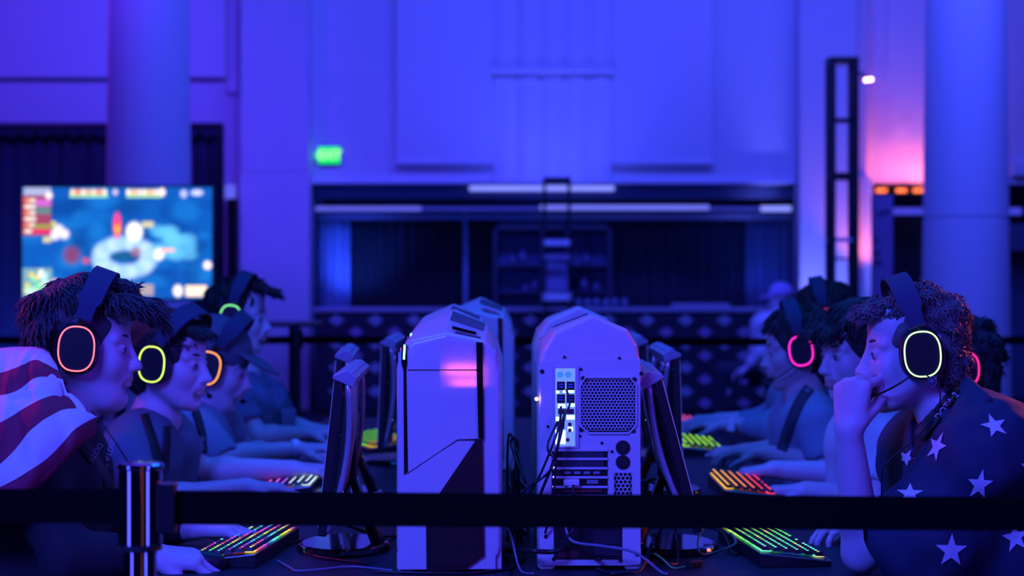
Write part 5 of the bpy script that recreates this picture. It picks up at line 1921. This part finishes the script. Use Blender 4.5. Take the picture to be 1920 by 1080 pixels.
# ---- dark-haired person behind the star-cape player
H_R5 = Hd(1812, 692, 5.95, 184, 2, 0, 1.06, 1)
P_R5 = person(dict(
    label='person with dark hair whose headset ring shows behind the star-cape player', H=H_R5, h=.0065, seed=12,
    neck=W(1840, 780, 6.05), sh_near=W(1850, 840, 5.88), sh_far=W(1820, 825, 6.24), pelvis=V3((1.62, 6.05, .52)), fw=FWD_R,
    hair_m=HAIR_BROWN, hair=dict(thick=.020, nape=.05, len=.03, strands=2500, rand=.6, lift=.25, curl=.006, width=.002, line=.0, lump=.006),
    shirt_m=TEE_BLACK, shirt_label='dark top', hc=.012,
    arms=[dict(sh=W(1850, 845, 5.88), elbow=W(1830, 950, 5.85), wrist=W(1750, 950, 5.92), d=(-1, 0, 0), n=(0, 0, 1), side=-1, sleeve=1.4)]))
headset('headset with a hot-pink ring peeking out behind the star-cape player', H_R5, 1, (1.0, .02, .35), 2.4, False, .012, 6)

# ---- spectator in white by the counter
yb = 17.4
H_B = Frame(np.array(W(1462, 562, yb)), 176, 4, 0, 1.0)
P_B = person(dict(
    label='person in a white top and pale cap sitting by the far counter', H=H_B, h=.010, seed=13,
    neck=W(1460, 588, yb), sh_near=W(1440, 608, yb - .19), sh_far=W(1436, 608, yb + .19), pelvis=V3(W(1440, 690, yb)), fw=FWD_R,
    hair_m=HAIR_BROWN, hair=None, shirt_m=mat('white_top', (.75, .72, .8), .8), shirt_label='white top', hc=.016, chest=.15,
    arms=[dict(sh=W(1450, 610, yb - .2), elbow=W(1425, 662, yb - .22), wrist=W(1400, 690, yb - .2), d=(-1, 0, -.4), n=(0, 0, 1), side=-1, sleeve=1.7),
          dict(sh=W(1440, 610, yb + .2), elbow=W(1420, 662, yb + .22), wrist=W(1395, 690, yb + .2), d=(-1, 0, -.4), n=(0, 0, 1), side=1, sleeve=1.7)]))
g = SDF(H_B.c - .2, H_B.c + .25, .008)
g.ell(H_B(-.012, 0, .055), H_B.R, (.112, .092, .1), 0)
g.plane(H_B(0, 0, .035), H_B.M @ np.array((-.1, 0, -1)), .004)
g.ell(H_B(.11, 0, .035), H_B.R, (.075, .075, .010), .01)
g.build('cap', mat('pale_cap', (.55, .4, .7), .8), P_B)['label'] = 'pale cap'
t = thing('stool', 'black stool under the person in white by the far counter', 'stool', (P_B.location.x, yb, 0))
zz = wz(690, yb) - .10
MB().lathe([(0, zz - .05), (.17, zz - .05), (.18, zz - .02), (.17, zz), (0, zz)], (P_B.location.x, yb, 0), 24).build('seat', M_BLACK, t)
MB().cyl((P_B.location.x, yb, .02), (P_B.location.x, yb, zz - .05), .03).build('leg', M_BLACK, t)
MB().lathe([(0, 0), (.2, 0), (.2, .02), (.04, .03), (0, .03)], (P_B.location.x, yb, 0), 24).build('base', M_BLACK, t)

# ================================================================ capes, lanyards, head-set leads
M_NAVY = mat('navy_flag', (.020, .034, .075), .8, noise=.12, nscale=9)
M_FWHITE = mat('white_flag', (.74, .74, .80), .75)
M_FRED = mat('red_flag', (.26, .010, .055), .75)
DG = None


def bvh_of(objs):
    dg = bpy.context.evaluated_depsgraph_get()
    vs, fs = [], []
    for o in objs:
        me = o.evaluated_get(dg).to_mesh()
        k = len(vs)
        mw = o.matrix_world
        vs += [mw @ v.co for v in me.vertices]
        fs += [tuple(i + k for i in p.vertices) for p in me.polygons]
    return BVHTree.FromPolygons(vs, fs)


# ---- star cape: one draped cloth over both shoulders, the back and the near upper arm
bpy.context.view_layer.update()
cape_t = thing('cape', 'dark blue cape with white stars draped over the fair-haired player', 'cape', P_R1.location)
lo = np.array((.72, 3.72, .62))
hi = np.array((1.45, 4.75, 1.25))
g = SDF(lo, hi, .006)
nkR = W(1788, 742, 4.22)
g.cone(W(1846, 792, 4.20), W(1842, 828, 4.06), .066, .100, .05)
g.cone(W(1826, 782, 4.24), W(1742, 832, 4.40), .066, .085, .05)
g.cone(W(1838, 835, 4.06), W(1733, 1000, 4.07), .104, .104, .05)
g.cone(W(1733, 1000, 4.07), W(1738, 1110, 4.10), .100, .10, .05)
g.cone(W(1838, 860, 4.22), W(1850, 1110, 4.22), .145, .20, .06)
g.cone(W(1885, 880, 4.22), W(1930, 1110, 4.22), .12, .18, .06)
g.cone(W(1752, 850, 4.40), W(1752, 1100, 4.42), .09, .11, .05)
g.cone(Vector(H_R1(-.02, 0, -.04)), W(1768, 806, 4.19), .066, .080, .012, True)
g.cone(W(1736, 742, 3.9), W(1736, 742, 4.3), .056, .058, .02, True)
g.ripple(.010, 18, 21)
g.ripple(.0055, 40, 22)
g.ripple(.002, 85, 23)
cloth = g.build('cloth', M_NAVY, cape_t, 1)
bv = bvh_of([cloth])
eye_p = Vector((0, 0, EYE))


def on_surface(px, py, bv, off=.0025):
    d = W(px, py, 1.0) - eye_p
    d.normalize()
    h = bv.ray_cast(eye_p, d)
    return (h[0] + h[1] * off) if h[0] else None


def star(cx, cy, R, rot, sx=1.0, sy=1.0, skew=0.0):
    pts = []
    for k in range(10):
        a = math.radians(rot) - PI / 2 + k * PI / 5
        r = R if k % 2 == 0 else R * .40
        pts.append((cx + r * math.cos(a) * sx + skew * r * math.sin(a), cy + r * math.sin(a) * sy))
    vs, fs = [], []
    n = 5
    for k in range(10):        # kite fans subdivided so the star follows the cloth
        p, q = pts[k], pts[(k + 1) % 10]
        o = len(vs)
        idx = {}
        for i in range(n + 1):
            for j in range(n + 1 - i):
                u, v = i / n, j / n
                idx[i, j] = o + len(idx)
                vs.append((cx + (p[0] - cx) * u + (q[0] - cx) * v, cy + (p[1] - cy) * u + (q[1] - cy) * v))
        for i in range(n):
            for j in range(n - i):
                fs.append((idx[i, j], idx[i + 1, j], idx[i, j + 1]))
                if i + j < n - 1:
                    fs.append((idx[i + 1, j], idx[i + 1, j + 1], idx[i, j + 1]))
    P3 = [on_surface(x, y, bv) for x, y in vs]
    ok = [p is not None for p in P3]
    fs = [f for f in fs if all(ok[i] for i in f)]
    if not fs:
        return
    P3 = [p if p is not None else Vector((0, 0, 0)) for p in P3]
    keep = sorted({i for f in fs for i in f})
    mp = {i: k for k, i in enumerate(keep)}
    b = MB().add([P3[i] for i in keep], [tuple(mp[i] for i in f) for f in fs])
    b.build('star', M_FWHITE, cape_t, smooth=True)


star(1864, 799, 27, -12, .95, .85, .2)
star(1758, 838, 29, 14, .60, 1.0, -.28)
star(1837, 908, 29, 4, .85, 1.0, -.15)
star(1701, 858, 22, 30, .8, .75, 0)
star(1707, 926, 26, 2, 1.0, .75, 0)
star(1783, 1032, 32, 2, .95, 1.0, 0)
star(1903, 1008, 30, -10, .9, 1.0, 0)
star(1926, 876, 22, 0, .6, 1.0, 0)
star(1868, 1120, 32, 0, 1, 1, 0)
# collar flap standing up beside the neck
def flap(A, B, C, bulge, n=7):
    g_ = []
    for i in range(n + 1):
        t_ = i / n
        row = []
        for j in range(n + 1):
            u_ = j / n
            e = B.lerp(C, u_)
            p = A.lerp(e, t_)
            p = p + Vector((0, -1, .12)) * bulge * math.sin(PI * t_) * (.4 + .6 * math.sin(PI * u_))
            row.append(p)
        g_.append(row)
    return MB().loft(g_, cap=False, closed=False)


Bq = on_surface(1754, 802, bv, .004) or W(1754, 802, 4.06)
Cq = on_surface(1862, 752, bv, .004) or W(1862, 752, 4.08)
flap(W(1811, 703, 4.125), Bq, Cq, .02).build('collar', M_NAVY, cape_t, smooth=True, solid=.004)
# lanyards follow the cloth and the neck they lie on
def lie(px, w, objs, m, parent, nm='strap', off=.004):
    """ribbon through pixel path px of pixel width w, laid on the surfaces of objs"""
    bb = bvh_of(objs)
    pts = cr([Vector((x, y, 0)) for x, y in px], 6)
    A, B = [], []
    last = None
    for i, p in enumerate(pts):
        tg = (pts[min(i + 1, len(pts) - 1)] - pts[max(i - 1, 0)]).normalized()
        sd = Vector((-tg.y, tg.x, 0)) * w / 2
        q = [on_surface(p.x + k * sd.x, p.y + k * sd.y, bb, off) for k in (-1, 1)]
        if q[0] is None or q[1] is None or abs(q[0].y - q[1].y) > .12:
            continue
        if last is not None and abs(q[0].y - last) > .2:
            continue
        last = q[0].y
        A.append(q[0])
        B.append(q[1])
    if len(A) < 2:
        print('LIE EMPTY', px)
        return None
    return MB().loft([A, B], cap=False, closed=False).build(nm, m, parent, smooth=True, solid=.0012)


def part(o, nm):
    return [c for c in kids(o) if c.name.split('.')[0] == nm][0]


M_LET = mat('lanyard_print', (.7, .72, .8), .7)
lan = thing('lanyard', 'dark lettered lanyard round the neck of the star-cape player', 'lanyard', W(1770, 780, 4.1))
R1S = [part(P_R1, 'body'), part(P_R1, 'shirt'), cloth]
lan_o = lie([(1800, 712), (1791, 732), (1773, 762), (1752, 790), (1728, 822)], 22, R1S, M_BLACK, lan, off=.007)
p1_ = on_surface(1774, 762, bvh_of([lan_o] + R1S), .0) + Vector((0, -.006, .001))
text_mesh('DOTA 2', .0185, 'lettering', M_LET, lan, Matrix.Translation(p1_) @ Matrix.Rotation(math.radians(-52), 4, 'Y') @ R90, .0006)
# ---- striped cape on the nearest left player
cape2 = thing('cape', 'red and white striped cape around the shoulders of the nearest left player', 'cape', P_L1.location)
LN = [  # stripe boundaries, each from the back (left) to the front tip: (px, py, depth)
    [(-70, 668, 4.40), (-10, 655, 4.36), (45, 651, 4.33), (84, 656, 4.31), (108, 688, 4.27)],
    [(-70, 716, 4.30), (-8, 702, 4.26), (32, 690, 4.25), (68, 676, 4.25), (112, 697, 4.24)],
    [(-70, 756, 4.22), (-10, 744, 4.20), (28, 735, 4.20), (72, 708, 4.21), (118, 712, 4.215)],
    [(-70, 812, 4.14), (-8, 797, 4.13), (44, 767, 4.14), (92, 744, 4.165), (130, 742, 4.20)],
    [(-70, 888, 4.10), (-6, 875, 4.08), (60, 806, 4.09), (110, 772, 4.13), (150, 766, 4.19)],
    [(-70, 935, 4.09), (-4, 915, 4.06), (80, 866, 4.07), (140, 806, 4.12), (180, 782, 4.19)],
    [(-70, 985, 4.09), (-4, 960, 4.06), (70, 915, 4.07), (140, 845, 4.12), (180, 812, 4.19)]]
for l_ in LN:      # the cloth carries on round the back to the far shoulder
    x_, y_, d_ = l_[0]
    l_[:1] = [(70, 505 + (y_ - 505) * .90, 4.74), (-30, 505 + (y_ - 505) * .93, 4.66), (-92, 505 + (y_ - 505) * .97, 4.50), (-84, y_, d_ + .04)]
dense = [cr([W(*p) for p in l], 8) for l in LN]
NS = 5
rows, kinds = [], []
for k in range(len(dense) - 1):
    a, b_, p0, p3 = dense[k], dense[k + 1], dense[max(k - 1, 0)], dense[min(k + 2, len(dense) - 1)]
    for j in range(NS):
        t_ = j / NS
        row = []
        for i in range(len(a)):
            q = a[i].lerp(b_[i], t_)
            q = q + Vector((0, -.006 * math.sin(PI * t_) + .006 * math.sin(i * .55 + k * 1.7 + t_) + .003 * math.sin(i * 1.3 + k), 0))
            row.append(q)
        rows.append(row)
        kinds.append(k)
rows.append(dense[-1])
stripes = ['white', 'red', 'white', 'red', 'white', 'red']
b = MB()
n = len(rows[0])
vs = [p for r in rows for p in r]
b.v = [Vector(p) for p in vs]
for r in range(len(rows) - 1):
    for i in range(n - 1):
        b.f.append((r * n + i, r * n + i + 1, (r + 1) * n + i + 1, (r + 1) * n + i))
        b.m.append(0 if stripes[kinds[r]] == 'white' else 1)
b.build('cloth', [M_FWHITE, M_FRED], cape2, smooth=True, solid=.003)
# the white hem folded over at the throat
f1 = [[W(8, 741, 4.185), W(60, 733, 4.175), W(92, 702, 4.19), W(97, 699, 4.2)],
      [W(14, 745, 4.18), W(70, 747, 4.165), W(112, 722, 4.18), W(108, 706, 4.19)],
      [W(20, 748, 4.18), W(78, 757, 4.165), W(118, 748, 4.18), W(120, 738, 4.19)]]
MB().loft(f1, cap=False, closed=False).build('folded_hem', M_FWHITE, cape2, smooth=True, solid=.003, subd=2)['label'] = 'white folded hem'
f2 = [[W(118, 732, 4.195), W(126, 752, 4.18), W(140, 774, 4.17), W(150, 786, 4.165)],
      [W(132, 738, 4.20), W(146, 752, 4.185), W(158, 770, 4.175), W(164, 786, 4.17)],
      [W(128, 734, 4.21), W(150, 750, 4.195), W(162, 768, 4.185), W(167, 786, 4.175)]]
MB().loft(f2, cap=False, closed=False).build('folded_hem', M_FWHITE, cape2, smooth=True, solid=.003, subd=2)['label'] = 'white folded hem'
f3 = [[W(22, 655, 4.32), W(30, 644, 4.36), W(50, 638, 4.40), W(56, 650, 4.42)], [W(58, 655, 4.30), W(60, 640, 4.34), W(62, 630, 4.40), W(64, 640, 4.42)]]
lan2 = thing('lanyard', 'black lettered lanyard hanging on the chest of the nearest left player', 'lanyard', W(190, 850, 4.2))
L1S = [part(P_L1, 'shirt'), part(P_L1, 'body')]
M_LAN = mat('lanyard_black', (.006, .006, .008), .6)
lie([(148, 822), (160, 842), (182, 874), (204, 915)], 21, L1S, M_LAN, lan2)
lie([(186, 806), (194, 830), (203, 862), (210, 910)], 19, L1S, M_LAN, lan2)
bb = bvh_of(L1S)
for body_, x_, y_, r_ in (('DOTA 2', 198, 852, 108), ('DOTA 2', 170, 856, 122)):
    q_ = on_surface(x_, y_, bb, .007)
    if q_ is not None:
        text_mesh(body_, .017, 'lettering', M_LET, lan2, Matrix.Translation(q_) @ Matrix.Rotation(math.radians(r_ - 180 if 0 else r_), 4, 'Y') @ R90, .0006)
lan3 = thing('lanyard', 'thin black lanyard on the grey tee of the second left player', 'lanyard', W(300, 830, 5.3))
L2S = [part(P_L2, 'shirt'), part(P_L2, 'body')]
lie([(270, 778), (282, 815), (292, 850), (300, 905)], 15, L2S, M_LAN, lan3)
lie([(312, 800), (311, 830), (309, 860), (306, 905)], 13, L2S, M_LAN, lan3)
lan4 = thing('lanyard', 'black lanyard on the tee of the player in the grey cap', 'lanyard', W(380, 810, 6.3))
L3S = [part(P_L3, 'shirt'), part(P_L3, 'body')]
lie([(366, 772), (374, 795), (380, 820), (382, 850)], 15, L3S, M_LAN, lan4)
q_ = on_surface(377, 824, bvh_of(L3S), .008)
MB().cbox(q_, (.028, .003, .014)).build('clip', M_GREY, lan4)
lan5 = thing('bag_strap', 'broad dark strap across the chest of the player in the grey tee at right', 'strap', W(1470, 800, 6.35))
R3S = [part(P_R3, 'shirt'), part(P_R3, 'body')]
lie([(1518, 728), (1502, 752), (1488, 782), (1476, 815), (1466, 845)], 20, R3S, mat('dark_strap', (.03, .04, .06), .9), lan5)

# ---- head-set leads
cable('thin lead running from the star-cape players ear cup down over the chest', [W(1738, 704, 4.08), W(1752, 716, 4.065), W(1763, 740, 4.06), W(1758, 768, 4.06), W(1745, 790, 4.06), W(1712, 826, 4.02), W(1680, 852, 4.0), W(1656, 880, 4.0), W(1653, 920, 4.05), W(1652, 960, 4.1)], .0016)
b = MB().tube([W(1748 + 7.5 * math.cos(a), 716 + 10 * math.sin(a), 4.055) for a in [2 * PI * i / 20 for i in range(20)]], .0014, 6, closed=True)
b.cyl(W(1748, 716, 4.062), W(1748, 716, 4.056), .006, n=16)
tag(b.build('volume_dial', mat('dial_grey', (.10, .11, .18), .4), smooth=True), 'small round dial on the lead below the lime-ringed ear cup', 'dial')
cable('thin lead of the yellow-green ringed headset hanging over the arm', [W(322, 775, 5.50), W(330, 830, 5.58), W(345, 860, 5.66), W(362, 885, 5.70), W(380, 905, 5.70), W(398, 917, 5.70)], .0018)
cable('thin lead of the pink-ringed headset crossing the grey tee behind', [W(172, 770, 4.27), W(196, 800, 4.24), W(222, 838, 4.23), W(240, 866, 4.25)], .0014)
